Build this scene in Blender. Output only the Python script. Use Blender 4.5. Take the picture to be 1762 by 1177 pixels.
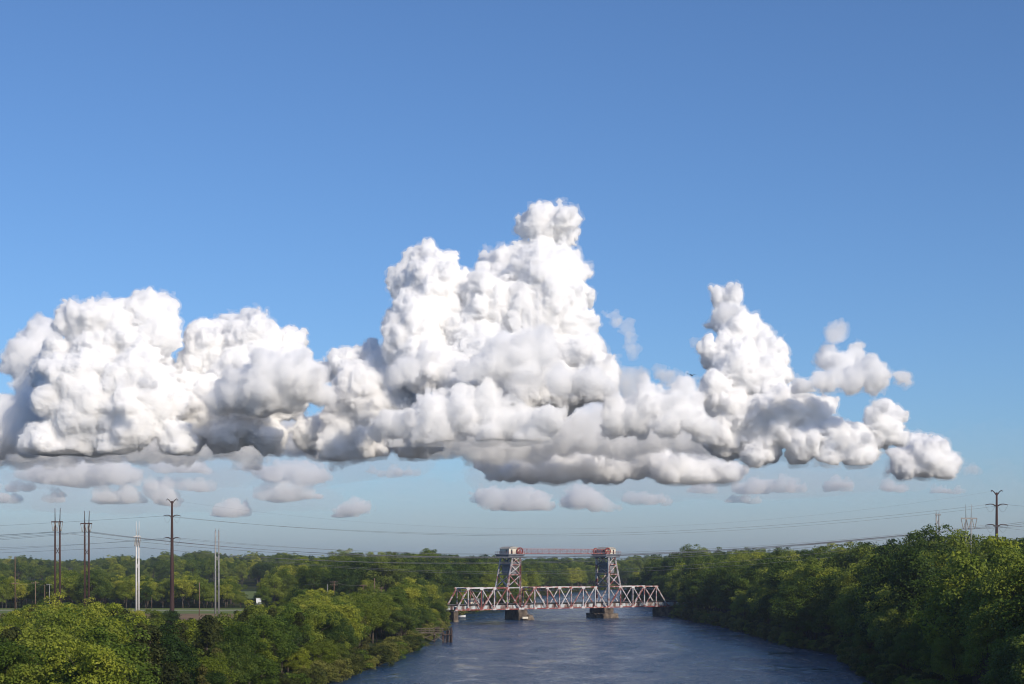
import bpy, bmesh, math, random
import numpy as np
from mathutils import Vector, Matrix, noise as mnoise

for o in list(bpy.data.objects):
    bpy.data.objects.remove(o)
scene = bpy.context.scene
C = scene.collection

# ------------------------------------------------------------------ camera
# The camera stands on a high road bridge 24.5 m above the river and looks
# along it.  x = right, y = away, z = up, metres; water surface at z = 0.
CAM_H = 24.5
FPX, CXP, HYP = 2800.0, 881.0, 962.0        # focal length, centre column and horizon row of the 1762 x 1177 frame
cam_d = bpy.data.cameras.new('camera')
cam = bpy.data.objects.new('camera', cam_d)
C.objects.link(cam)
cam.location = (0, 0, CAM_H)
cam.rotation_euler = (math.pi / 2, 0, 0)
cam_d.sensor_width = 36.0
cam_d.lens = 36.0 * FPX / 1762.0
cam_d.shift_y = (HYP - 588.5) / 1762.0
cam_d.clip_start = 1.0
cam_d.clip_end = 200000.0
scene.camera = cam

# ------------------------------------------------------------------ sky + sun
SUN_EL, SUN_AZ = math.radians(29), math.radians(36)   # azimuth from behind the camera towards the right
to_sun = Vector((math.sin(SUN_AZ) * math.cos(SUN_EL), -math.cos(SUN_AZ) * math.cos(SUN_EL), math.sin(SUN_EL)))
world = bpy.data.worlds.new('World')
scene.world = world
world.use_nodes = True
wn = world.node_tree
for n in list(wn.nodes):
    wn.nodes.remove(n)
wo = wn.nodes.new('ShaderNodeOutputWorld')
wb = wn.nodes.new('ShaderNodeBackground')
wb.inputs['Strength'].default_value = 0.091
ws = wn.nodes.new('ShaderNodeTexSky')
ws.sky_type = 'NISHITA'
ws.sun_disc = False
ws.sun_elevation = SUN_EL
ws.sun_rotation = math.atan2(to_sun.x, to_sun.y)
ws.altitude = 0
ws.air_density = 0.95
ws.dust_density = 0.8
ws.ozone_density = 9.0
hs_ = wn.nodes.new('ShaderNodeHueSaturation')
hs_.inputs['Saturation'].default_value = 0.98
wn.links.new(ws.outputs[0], hs_.inputs['Color'])
wn.links.new(hs_.outputs[0], wb.inputs['Color'])
wn.links.new(wb.outputs[0], wo.inputs['Surface'])
sun_d = bpy.data.lights.new('sun', 'SUN')
sun_d.energy = 3.05
sun_d.angle = math.radians(0.53)
sun_d.color = (1.0, 0.885, 0.73)
sun = bpy.data.objects.new('sun', sun_d)
C.objects.link(sun)
sun.rotation_euler = (-to_sun).to_track_quat('-Z', 'Y').to_euler()

vs = scene.view_settings
vs.view_transform = 'Standard'
vs.look = 'None'
vs.exposure = 0.4
vs.gamma = 1.0
vs.use_curve_mapping = False
scene.render.engine = 'CYCLES'
cy = scene.cycles
cy.use_denoising = True
cy.denoiser = 'OPENIMAGEDENOISE'
cy.use_adaptive_sampling = True
cy.adaptive_threshold = 0.01
cy.max_bounces = 64
cy.diffuse_bounces = 3
cy.glossy_bounces = 2
cy.transmission_bounces = 4
cy.transparent_max_bounces = 24
cy.volume_bounces = 36
cy.pixel_filter_type = 'BLACKMAN_HARRIS'
cy.filter_width = 1.05
cy.caustics_reflective = False
cy.caustics_refractive = False


# ------------------------------------------------------------------ helpers
def pix(px, py, Y):
    """point at distance Y that the photograph shows at pixel px, py"""
    return Vector(((px - CXP) / FPX * Y, Y, CAM_H - (py - HYP) / FPX * Y))


def ground_at(px, py, z=0.0):
    return pix(px, py, FPX * (CAM_H - z) / (py - HYP))


def tag(o, label=None, cat=None, group=None, kind=None):
    if label: o['label'] = label
    if cat: o['category'] = cat
    if group: o['group'] = group
    if kind: o['kind'] = kind
    return o


def link(name, me, mat=None, parent=None):
    o = bpy.data.objects.new(name, me)
    C.objects.link(o)
    if mat is not None and me is not None and len(me.materials) == 0:
        me.materials.append(mat)
    if parent is not None:
        o.parent = parent
    return o


def mesh_np(name, verts, quads, smooth=False):
    me = bpy.data.meshes.new(name)
    verts = np.asarray(verts, dtype=np.float32)
    quads = np.asarray(quads, dtype=np.int32)
    k = quads.shape[1]
    me.vertices.add(len(verts))
    me.vertices.foreach_set('co', verts.ravel())
    me.loops.add(quads.size)
    me.loops.foreach_set('vertex_index', quads.ravel())
    me.polygons.add(len(quads))
    me.polygons.foreach_set('loop_start', np.arange(0, quads.size, k, dtype=np.int32))
    if smooth:
        me.polygons.foreach_set('use_smooth', np.ones(len(quads), dtype=bool))
    me.update(calc_edges=True)
    return me


def new_mat(name):
    m = bpy.data.materials.new(name)
    m.use_nodes = True
    nt = m.node_tree
    for n in list(nt.nodes):
        nt.nodes.remove(n)
    out = nt.nodes.new('ShaderNodeOutputMaterial')
    return m, nt, out
# ------------------------------------------------------------------ materials
def N(nt, kind, **kw):
    n = nt.nodes.new(kind)
    for k, v in kw.items():
        if k in n.inputs: n.inputs[k].default_value = v
        else: setattr(n, k, v)
    return n


def ramp(nt, src, stops):
    r = nt.nodes.new('ShaderNodeValToRGB')
    el = r.color_ramp.elements
    while len(el) < len(stops): el.new(0.5)
    for e, (p, c) in zip(el, stops):
        e.position = p
        e.color = (*c, 1)
    nt.links.new(src, r.inputs[0])
    return r


def noise_node(nt, scale, detail=4.0, rough=0.55, vec=None, coord='Object', stretch=None):
    if vec is None:
        tc = nt.nodes.new('ShaderNodeTexCoord')
        vec = tc.outputs[coord]
    if stretch:
        mp = nt.nodes.new('ShaderNodeMapping')
        mp.inputs['Scale'].default_value = stretch
        nt.links.new(vec, mp.inputs['Vector'])
        vec = mp.outputs[0]
    n = nt.nodes.new('ShaderNodeTexNoise')
    n.inputs['Scale'].default_value = scale
    n.inputs['Detail'].default_value = detail
    n.inputs['Roughness'].default_value = rough
    nt.links.new(vec, n.inputs['Vector'])
    return n


def mottled(name, stops, scale=1.0, rough=0.8, detail=5, bump=0.0, stretch=None, per_object=0.0, metallic=0.0, spec=0.3):
    """procedural surface: noise through a colour ramp, optional relief and per-object shift"""
    m, nt, out = new_mat(name)
    b = N(nt, 'ShaderNodeBsdfPrincipled', Roughness=rough, Metallic=metallic)
    b.inputs['Specular IOR Level'].default_value = spec
    n = noise_node(nt, scale, detail, stretch=stretch)
    src = n.outputs['Fac']
    if per_object:
        oi = nt.nodes.new('ShaderNodeObjectInfo')
        ma = N(nt, 'ShaderNodeMath', operation='MULTIPLY_ADD')
        nt.links.new(oi.outputs['Random'], ma.inputs[0])
        ma.inputs[1].default_value = per_object
        ma.inputs[2].default_value = -per_object / 2
        ad = N(nt, 'ShaderNodeMath', operation='ADD')
        nt.links.new(ma.outputs[0], ad.inputs[0])
        nt.links.new(src, ad.inputs[1])
        src = ad.outputs[0]
    r = ramp(nt, src, stops)
    nt.links.new(r.outputs[0], b.inputs['Base Color'])
    if bump:
        bp = N(nt, 'ShaderNodeBump', Strength=bump, Distance=0.1)
        nt.links.new(n.outputs['Fac'], bp.inputs['Height'])
        nt.links.new(bp.outputs[0], b.inputs['Normal'])
    nt.links.new(b.outputs[0], out.inputs['Surface'])
    return m


MAT = {}
MAT['ground'] = mottled('undergrowth_ground', [(0.3, (0.018, 0.026, 0.008)), (0.5, (0.035, 0.05, 0.014)), (0.7, (0.06, 0.055, 0.025))], 0.08, 0.95, 8, spec=0.1)
MAT['field'] = mottled('mown_grass', [(0.3, (0.10, 0.14, 0.04)), (0.5, (0.14, 0.18, 0.055)), (0.75, (0.20, 0.19, 0.085))], 0.12, 0.95, 8, spec=0.1)
MAT['earth'] = mottled('bare_earth', [(0.3, (0.17, 0.11, 0.065)), (0.55, (0.24, 0.16, 0.095)), (0.75, (0.17, 0.17, 0.06))], 0.15, 0.95, 8, spec=0.1)
MAT['road'] = mottled('pale_gravel', [(0.3, (0.5, 0.47, 0.41)), (0.7, (0.62, 0.59, 0.53))], 0.6, 0.95, 6, spec=0.1)

# ------------------------------------------------------------------ river course (plan view, metres)
LB = np.array([(-400, -46), (0, -44), (200, -41), (319, -36.6), (365, -31.4), (420, -27), (480, -24), (560, -24), (600, -25), (647, -27), (700, -24), (737, -20),
               (798, -4), (880, 7.5), (1000, 12), (1089, 17), (1225, 52), (1345, 91), (1400, 180), (1450, 350), (1500, 600), (1520, 760)])
RB = np.array([(-400, 60), (0, 62), (200, 66), (319, 71), (360, 76), (408, 84), (448, 79), (581, 77), (640, 72), (700, 68), (760, 72), (817, 75), (900, 70), (980, 67), (1010, 72),
               (1040, 100), (1100, 170), (1180, 320), (1250, 560), (1520, 760)])


def xl(Y): return np.interp(Y, LB[:, 0], LB[:, 1])
def xr(Y): return np.interp(Y, RB[:, 0], RB[:, 1])


def river_d(X, Y):
    """signed distance from the water's edge, positive on land"""
    X = np.asarray(X, float); Y = np.asarray(Y, float)
    k = np.where(Y > 1000, 0.45, 1.0)
    d = np.maximum(xl(Y) - X, X - xr(Y)) * k
    return np.where(Y > 1520, np.maximum(d, (Y - 1520) + 2), d)


def sstep(a, b, x):
    t = np.clip((x - a) / (b - a), 0, 1)
    return t * t * (3 - 2 * t)


def ground_z(X, Y):
    X = np.asarray(X, float); Y = np.asarray(Y, float)
    d = river_d(X, Y)
    left = X < 0.5 * (xl(Y) + xr(Y))
    z = np.where(d < 4, d * 0.3, 1.2 + (np.minimum(d, 40) - 4) * 0.05)
    z = np.clip(z, -2.5, 3.0)
    z = z + np.where(left, 0.0, 4.0 * sstep(8, 70, d))
    hill = 10 * sstep(1080, 1500, Y) * sstep(60, -120, X) + 4 * sstep(900, 1600, Y) * sstep(100, 300, X)
    z = z + np.where(d > 0, hill, 0)
    return z


def sheet(name, xs, ys, zf, mat, kind='structure', parent=None):
    gx, gy = np.meshgrid(xs, ys, indexing='ij')
    gz = zf(gx, gy)
    v = np.stack([gx, gy, gz], -1).reshape(-1, 3)
    n, m = len(xs), len(ys)
    i = np.arange(n * m).reshape(n, m)
    q = np.stack([i[:-1, :-1], i[1:, :-1], i[1:, 1:], i[:-1, 1:]], -1).reshape(-1, 4)
    o = link(name, mesh_np(name, v, q, smooth=True), mat, parent)
    if kind: o['kind'] = kind
    return o


xs = np.concatenate([np.linspace(-6000, -700, 14)[:-1], np.arange(-700, -140, 20), np.arange(-140, 200, 3.0), np.arange(200, 900, 20), np.linspace(900, 6000, 14)])
ys = np.concatenate([np.linspace(-3000, -300, 8)[:-1], np.arange(-300, 150, 20), np.arange(150, 1100, 5.0), np.arange(1100, 1700, 12), np.linspace(1700, 6000, 16)])
rng = np.random.default_rng(11)
sheet('ground', xs, ys, lambda X, Y: ground_z(X, Y) + np.sin(X * 0.21 + 1.3 * np.sin(Y * 0.05)) * np.sin(Y * 0.17) * 0.25 * (river_d(X, Y) > 3), MAT['ground'])

flat = lambda z: (lambda X, Y: np.full_like(X, z))
sheet('bare_earth', np.linspace(-300, -86, 8), np.linspace(545, 636, 6), flat(3.30), MAT['earth'])
sheet('mown_field', np.linspace(-300, -84, 8), np.linspace(632, 700, 6), flat(3.33), MAT['field'])
sheet('gravel_road', np.linspace(-300, -80, 8), np.linspace(671, 676, 3), flat(3.36), MAT['road'])
sheet('far_meadow', np.linspace(-230, -120, 8), np.linspace(850, 1060, 6), flat(3.5), MAT['field'])

# ------------------------------------------------------------------ water
m, nt, out = new_mat('river_water')
b = N(nt, 'ShaderNodeBsdfPrincipled', Roughness=0.2, IOR=1.33)
b.inputs['Base Color'].default_value = (0.014, 0.045, 0.10, 1)
tc = nt.nodes.new('ShaderNodeTexCoord')
n1 = noise_node(nt, 0.7, 5, 0.62, tc.outputs['Object'], stretch=(1.0, 0.7, 1))     # chop
n2 = noise_node(nt, 0.22, 4, 0.6, tc.outputs['Object'], stretch=(1.0, 0.5, 1))       # swell
n3 = noise_node(nt, 0.075, 8, 0.74, tc.outputs['Object'], stretch=(1.0, 0.42, 1))     # ruffled and calm patches
am = N(nt, 'ShaderNodeMapRange')
am.inputs['From Min'].default_value = 0.40; am.inputs['From Max'].default_value = 0.60
am.inputs['To Min'].default_value = 0.0; am.inputs['To Max'].default_value = 1.0
nt.links.new(n3.outputs['Fac'], am.inputs['Value'])
bp1 = N(nt, 'ShaderNodeBump', Distance=3.0)
nt.links.new(am.outputs[0], bp1.inputs['Strength'])
rr_ = N(nt, 'ShaderNodeMapRange')
rr_.inputs['From Min'].default_value = 0.40; rr_.inputs['From Max'].default_value = 0.60
rr_.inputs['To Min'].default_value = 0.06; rr_.inputs['To Max'].default_value = 0.30
nt.links.new(n3.outputs['Fac'], rr_.inputs['Value'])
nt.links.new(rr_.outputs[0], b.inputs['Roughness'])
nt.links.new(n1.outputs['Fac'], bp1.inputs['Height'])
bp2 = N(nt, 'ShaderNodeBump', Strength=0.45, Distance=2.6)
nt.links.new(n2.outputs['Fac'], bp2.inputs['Height'])
nt.links.new(bp1.outputs[0], bp2.inputs['Normal'])
nt.links.new(bp2.outputs[0], b.inputs['Normal'])
nt.links.new(b.outputs[0], out.inputs['Surface'])
MAT['water'] = m
sheet('river_water', np.linspace(-120, 900, 20), np.linspace(-350, 1600, 30), flat(0.0), m)
# ------------------------------------------------------------------ lift bridge
steel = MAT['steel'] = mottled('peeling_bridge_paint', [(0.38, (0.22, 0.06, 0.05)), (0.46, (0.36, 0.19, 0.17)), (0.54, (0.50, 0.47, 0.46)), (0.8, (0.60, 0.60, 0.60))], 0.45, 0.6, 6, per_object=0.2)
red = MAT['red'] = mottled('red_lead_paint', [(0.3, (0.20, 0.04, 0.035)), (0.55, (0.30, 0.07, 0.055)), (0.75, (0.45, 0.30, 0.27))], 0.7, 0.6, 6, per_object=0.2)
girder_m = MAT['girder'] = mottled('weathered_shaded_girder_paint', [(0.36, (0.06, 0.035, 0.03)), (0.45, (0.24, 0.17, 0.15)), (0.52, (0.45, 0.49, 0.50)), (0.66, (0.50, 0.55, 0.56)), (0.75, (0.25, 0.17, 0.14))], 0.6, 0.7, 6, stretch=(1, 1, 0.3))  # rust and patchy paint; the dark tones also carry the sleepers' shadow
cream = MAT['cream'] = mottled('cream_paint', [(0.3, (0.55, 0.51, 0.42)), (0.7, (0.70, 0.66, 0.55))], 0.8, 0.7)
greyp = MAT['grey_plate'] = mottled('dark_grey_plate', [(0.3, (0.10, 0.11, 0.13)), (0.7, (0.20, 0.21, 0.23))], 0.6, 0.7)
conc = MAT['counterweight'] = mottled('counterweight_concrete', [(0.3, (0.13, 0.13, 0.14)), (0.7, (0.24, 0.24, 0.25))], 0.5, 0.9)
ties = MAT['ties'] = mottled('creosoted_timber', [(0.3, (0.02, 0.017, 0.015)), (0.7, (0.055, 0.045, 0.04))], 1.2, 0.9)
stone = MAT['pier'] = mottled('stained_pier_masonry', [(0.3, (0.03, 0.024, 0.02)), (0.5, (0.12, 0.093, 0.07)), (0.7, (0.27, 0.22, 0.165))], 0.35, 0.95, 8, bump=0.6)
dark_glass = MAT['glass'] = mottled('dark_window_glass', [(0.3, (0.02, 0.025, 0.03)), (0.7, (0.04, 0.05, 0.06))], 2.0, 0.15, spec=0.5)
wood = MAT['wood'] = mottled('weathered_timber', [(0.3, (0.07, 0.055, 0.04)), (0.55, (0.15, 0.125, 0.09)), (0.75, (0.26, 0.23, 0.18))], 1.5, 0.9, 6, per_object=0.2)
pile_m = MAT['pile'] = mottled('dark_wet_piling', [(0.3, (0.02, 0.014, 0.012)), (0.55, (0.06, 0.036, 0.027)), (0.75, (0.12, 0.085, 0.065))], 0.8, 0.85, 6, per_object=0.3)
roofm = MAT['roof'] = mottled('dull_roof_sheet', [(0.3, (0.25, 0.23, 0.2)), (0.7, (0.42, 0.40, 0.36))], 1.0, 0.7)

BZ, TZ = 4.5, 13.0                       # bottom and top chord heights
BW = 8.5                                 # distance between the two trusses
P0 = pix(785, 1050, FPX * (CAM_H - BZ) / 88.0)
P1 = pix(1149, 1042.7, FPX * (CAM_H - BZ) / 80.7)
U = Vector((P1.x - P0.x, P1.y - P0.y, 0)).normalized()
BROT = math.atan2(U.y, U.x)


def u_at(px):
    k = (px - CXP) / FPX
    return (P0.x - k * P0.y) / (k * U.y - U.x)


def empty(name, u, v, z, label, cat, group=None):
    e = bpy.data.objects.new(name, None)
    C.objects.link(e)
    V = Vector((-U.y, U.x, 0))
    e.location = Vector((P0.x, P0.y, 0)) + U * u + V * v + Vector((0, 0, z))
    e.rotation_euler = (0, 0, BROT)
    return tag(e, label, cat, group)


def box_bm(bm, p0, p1, w, h, up=(0, 0, 1)):
    """bar from p0 to p1, w across and h in the 'up' direction"""
    p0, p1 = Vector(p0), Vector(p1)
    d = (p1 - p0)
    L = d.length
    d.normalize()
    upv = Vector(up)
    if abs(d.dot(upv)) > 0.98: upv = Vector((1, 0, 0))
    s = d.cross(upv).normalized()
    t = s.cross(d).normalized()
    vs = []
    for e in (p0, p1):
        for a, b_ in ((-1, -1), (1, -1), (1, 1), (-1, 1)):
            vs.append(bm.verts.new(e + s * (a * w / 2) + t * (b_ * h / 2)))
    for f in ((3, 2, 1, 0), (4, 5, 6, 7), (0, 1, 5, 4), (1, 2, 6, 5), (2, 3, 7, 6), (3, 0, 4, 7)):
        bm.faces.new([vs[i] for i in f])


def finish(name, bm, mat, parent, smooth=False):
    me = bpy.data.meshes.new(name)
    bmesh.ops.recalc_face_normals(bm, faces=bm.faces)
    bm.to_mesh(me)
    bm.free()
    if smooth:
        for p in me.polygons: p.use_smooth = True
    return link(name, me, mat, parent)


def bar(name, p0, p1, w, h, mat, parent, up=(0, 0, 1)):
    bm = bmesh.new()
    box_bm(bm, p0, p1, w, h, up)
    return finish(name, bm, mat, parent)


def block(name, x0, x1, y0, y1, z0, z1, mat, parent, bevel=0.0):
    bm = bmesh.new()
    box_bm(bm, (x0, (y0 + y1) / 2, (z0 + z1) / 2), (x1, (y0 + y1) / 2, (z0 + z1) / 2), y1 - y0, z1 - z0)
    if bevel:
        bmesh.ops.bevel(bm, geom=bm.edges[:], offset=bevel, segments=1, affect='EDGES')
    return finish(name, bm, mat, parent)


def latticed(name, p0, p1, w, h, mat, parent, across=False):
    """built-up member: two flanges, lacing bars between them"""
    bm = bmesh.new()
    p0, p1 = Vector(p0), Vector(p1)
    d = (p1 - p0); L = d.length; d.normalize()
    s = Vector((0, 1, 0))
    t = d.cross(s).normalized()
    f = 0.16
    for k in (-1, 1):
        o_ = t * (k * (h - f) / 2)
        box_bm(bm, p0 + o_, p1 + o_, w, f, up=t)
    n = max(2, int(L / (h * 1.3)))
    for i in range(n):
        a = p0 + d * (L * i / n) + t * ((h - f) / 2 * (1 if i % 2 else -1))
        b_ = p0 + d * (L * (i + 1) / n) + t * ((h - f) / 2 * (-1 if i % 2 else 1))
        for k in (-1, 1):
            box_bm(bm, a + s * (k * (w / 2 - 0.03)), b_ + s * (k * (w / 2 - 0.03)), 0.05, 0.09)
    return finish(name, bm, mat, parent)


GRP = 'truss spans of the lift bridge'


def truss_span(label, pxs, diags, name='truss_span', tie_in=None):
    """pxs: panel points (first and last are the bearings); diags: (i, 'b'/'t', j, 'b'/'t')"""
    us = [u_at(p) for p in pxs]
    u0 = us[0]
    e = empty(name, u0, 0, BZ, label, 'bridge', GRP)
    x = [u - u0 for u in us]
    H = TZ - BZ
    n = len(x)
    for v in (0.0, BW):
        zz = {'b': 0.0, 't': H}
        for i in range(n - 1):
            bar('bottom_chord', (x[i], v, 0), (x[i + 1], v, 0), 0.4, 0.36, steel if v else red, e)
        for i in range(1, n - 2):
            bar('top_chord', (x[i], v, H), (x[i + 1], v, H), 0.45, 0.42, steel, e)
        for i in range(1, n - 1):
            latticed('vertical', (x[i], v, 0.2), (x[i], v, H - 0.2), 0.34, 0.34, steel, e)
        for (i, a, j, b_) in diags:
            post = (i == 0 or j == n - 1)
            latticed('end_post' if post else 'diagonal', (x[i], v, zz[a]), (x[j], v, zz[b_]), 0.42 if post else 0.3, 0.5 if post else 0.34, steel, e)
        for i in range(n):
            s = 1.0 if 0 < i < n - 1 else 0.75
            bm = bmesh.new()
            yv = v + (0.29 if v else -0.29)
            for zc, on in ((0.0, True), (H, 0 < i < n - 1)):
                if not on: continue
                pts = [(-s, 0.0), (-s * 0.55, s * 0.75), (s * 0.55, s * 0.75), (s, 0.0), (s * 0.7, -0.26), (-s * 0.7, -0.26)]
                sg = 1 if zc == 0 else -1
                f1 = [bm.verts.new((x[i] + a, yv - 0.02, zc + sg * c)) for a, c in pts]
                f2 = [bm.verts.new((x[i] + a, yv + 0.02, zc + sg * c)) for a, c in pts]
                bm.faces.new(f1); bm.faces.new(f2[::-1])
                for k in range(6):
                    bm.faces.new([f1[k], f2[k], f2[(k + 1) % 6], f1[(k + 1) % 6]])
                finish('gusset_plate', bm, steel, e)
                bm = bmesh.new()
            bm.free()
    # sway struts and top laterals with the small comb of hangers under the top chord
    for i in range(1, n - 1):
        bar('sway_strut', (x[i], 0.3, H - 0.1), (x[i], BW - 0.3, H - 0.1), 0.4, 0.4, steel, e)
        bar('portal_strut' if i in (1, n - 2) else 'sway_strut', (x[i], 0.3, H - 1.25), (x[i], BW - 0.3, H - 1.25), 0.25, 0.25, steel, e)
        for k in range(7):
            y = 0.8 + k * (BW - 1.6) / 6
            bar('sway_lacing', (x[i], y, H - 0.3), (x[i], y + (0.5 if k % 2 else -0.5), H - 1.15), 0.08, 0.12, steel, e)
        if i < n - 2:
            bar('top_lateral', (x[i], 0.4, H), (x[i + 1], BW - 0.4, H), 0.2, 0.16, steel, e)
            bar('top_lateral', (x[i], BW - 0.4, H - 0.18), (x[i + 1], 0.4, H - 0.18), 0.2, 0.16, steel, e)
    # floor
    for i in range(n):
        bar('floor_beam', (x[i] + (0.3 if i == 0 else -0.3 if i == n - 1 else 0), 0.35, 0.75), (x[i] + (0.3 if i == 0 else -0.3 if i == n - 1 else 0), BW - 0.35, 0.75), 0.35, 1.1, girder_m, e)
    for v in (1.1, BW - 1.1):
        bar('plate_girder', (0.1, v, 0.9), (x[-1] - 0.1, v, 0.9), 0.3, 1.4, girder_m, e)
        k = 0
        xx = 0.7
        while xx < x[-1] - 0.5:
            bar('stiffener', (xx, v - 0.2, 0.25), (xx, v - 0.2, 1.55), 0.12, 0.1, girder_m, e)
            xx += 2.2
    bm = bmesh.new()
    xx = 0.3
    while xx < x[-1] - 0.2:
        box_bm(bm, (xx, 0.75, 1.76), (xx, BW - 0.75, 1.76), 0.26, 0.28)
        xx += 0.62
    tag(finish('sleepers', bm, ties, e), kind='stuff')
    for v in (BW / 2 - 0.72, BW / 2 + 0.72):
        bar('rail', (0.05, v, 1.98), (x[-1] - 0.05, v, 1.98), 0.08, 0.17, greyp, e)
    for v in (0.85, BW - 0.85):
        bar('guard_timber', (0.1, v, 2.0), (x[-1] - 0.1, v, 2.0), 0.25, 0.22, ties, e)
    return e, x


LS = [785, 805.4, 828.3, 850.4, 872.5, 894.6]
DL = [(0, 'b', 1, 't'), (1, 't', 2, 'b'), (2, 'b', 3, 't'), (2, 't', 3, 'b'), (3, 'b', 4, 't'), (4, 't', 5, 'b')]
truss_span('fixed steel truss span of the lift bridge resting on the abutment near the small boat', LS, DL)
MS = [899, 919.9, 941.3, 962.7, 982.6, 1003.3, 1024, 1044]
DM = [(0, 'b', 1, 't'), (1, 't', 2, 'b'), (2, 't', 3, 'b'), (3, 't', 4, 'b'), (3, 'b', 4, 't'), (4, 'b', 5, 't'), (5, 'b', 6, 't'), (6, 't', 7, 'b')]
truss_span('movable steel truss lift span hanging between the two bridge towers', MS, DM, 'lift_span')
RS = [1047.5, 1067.8, 1088.9, 1108.8, 1129, 1149]
DR = [(0, 'b', 1, 't'), (1, 't', 2, 'b'), (2, 'b', 3, 't'), (2, 't', 3, 'b'), (3, 'b', 4, 't'), (4, 't', 5, 'b')]
truss_span('fixed steel truss span of the lift bridge ending in the wooded bank', RS, DR)


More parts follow.
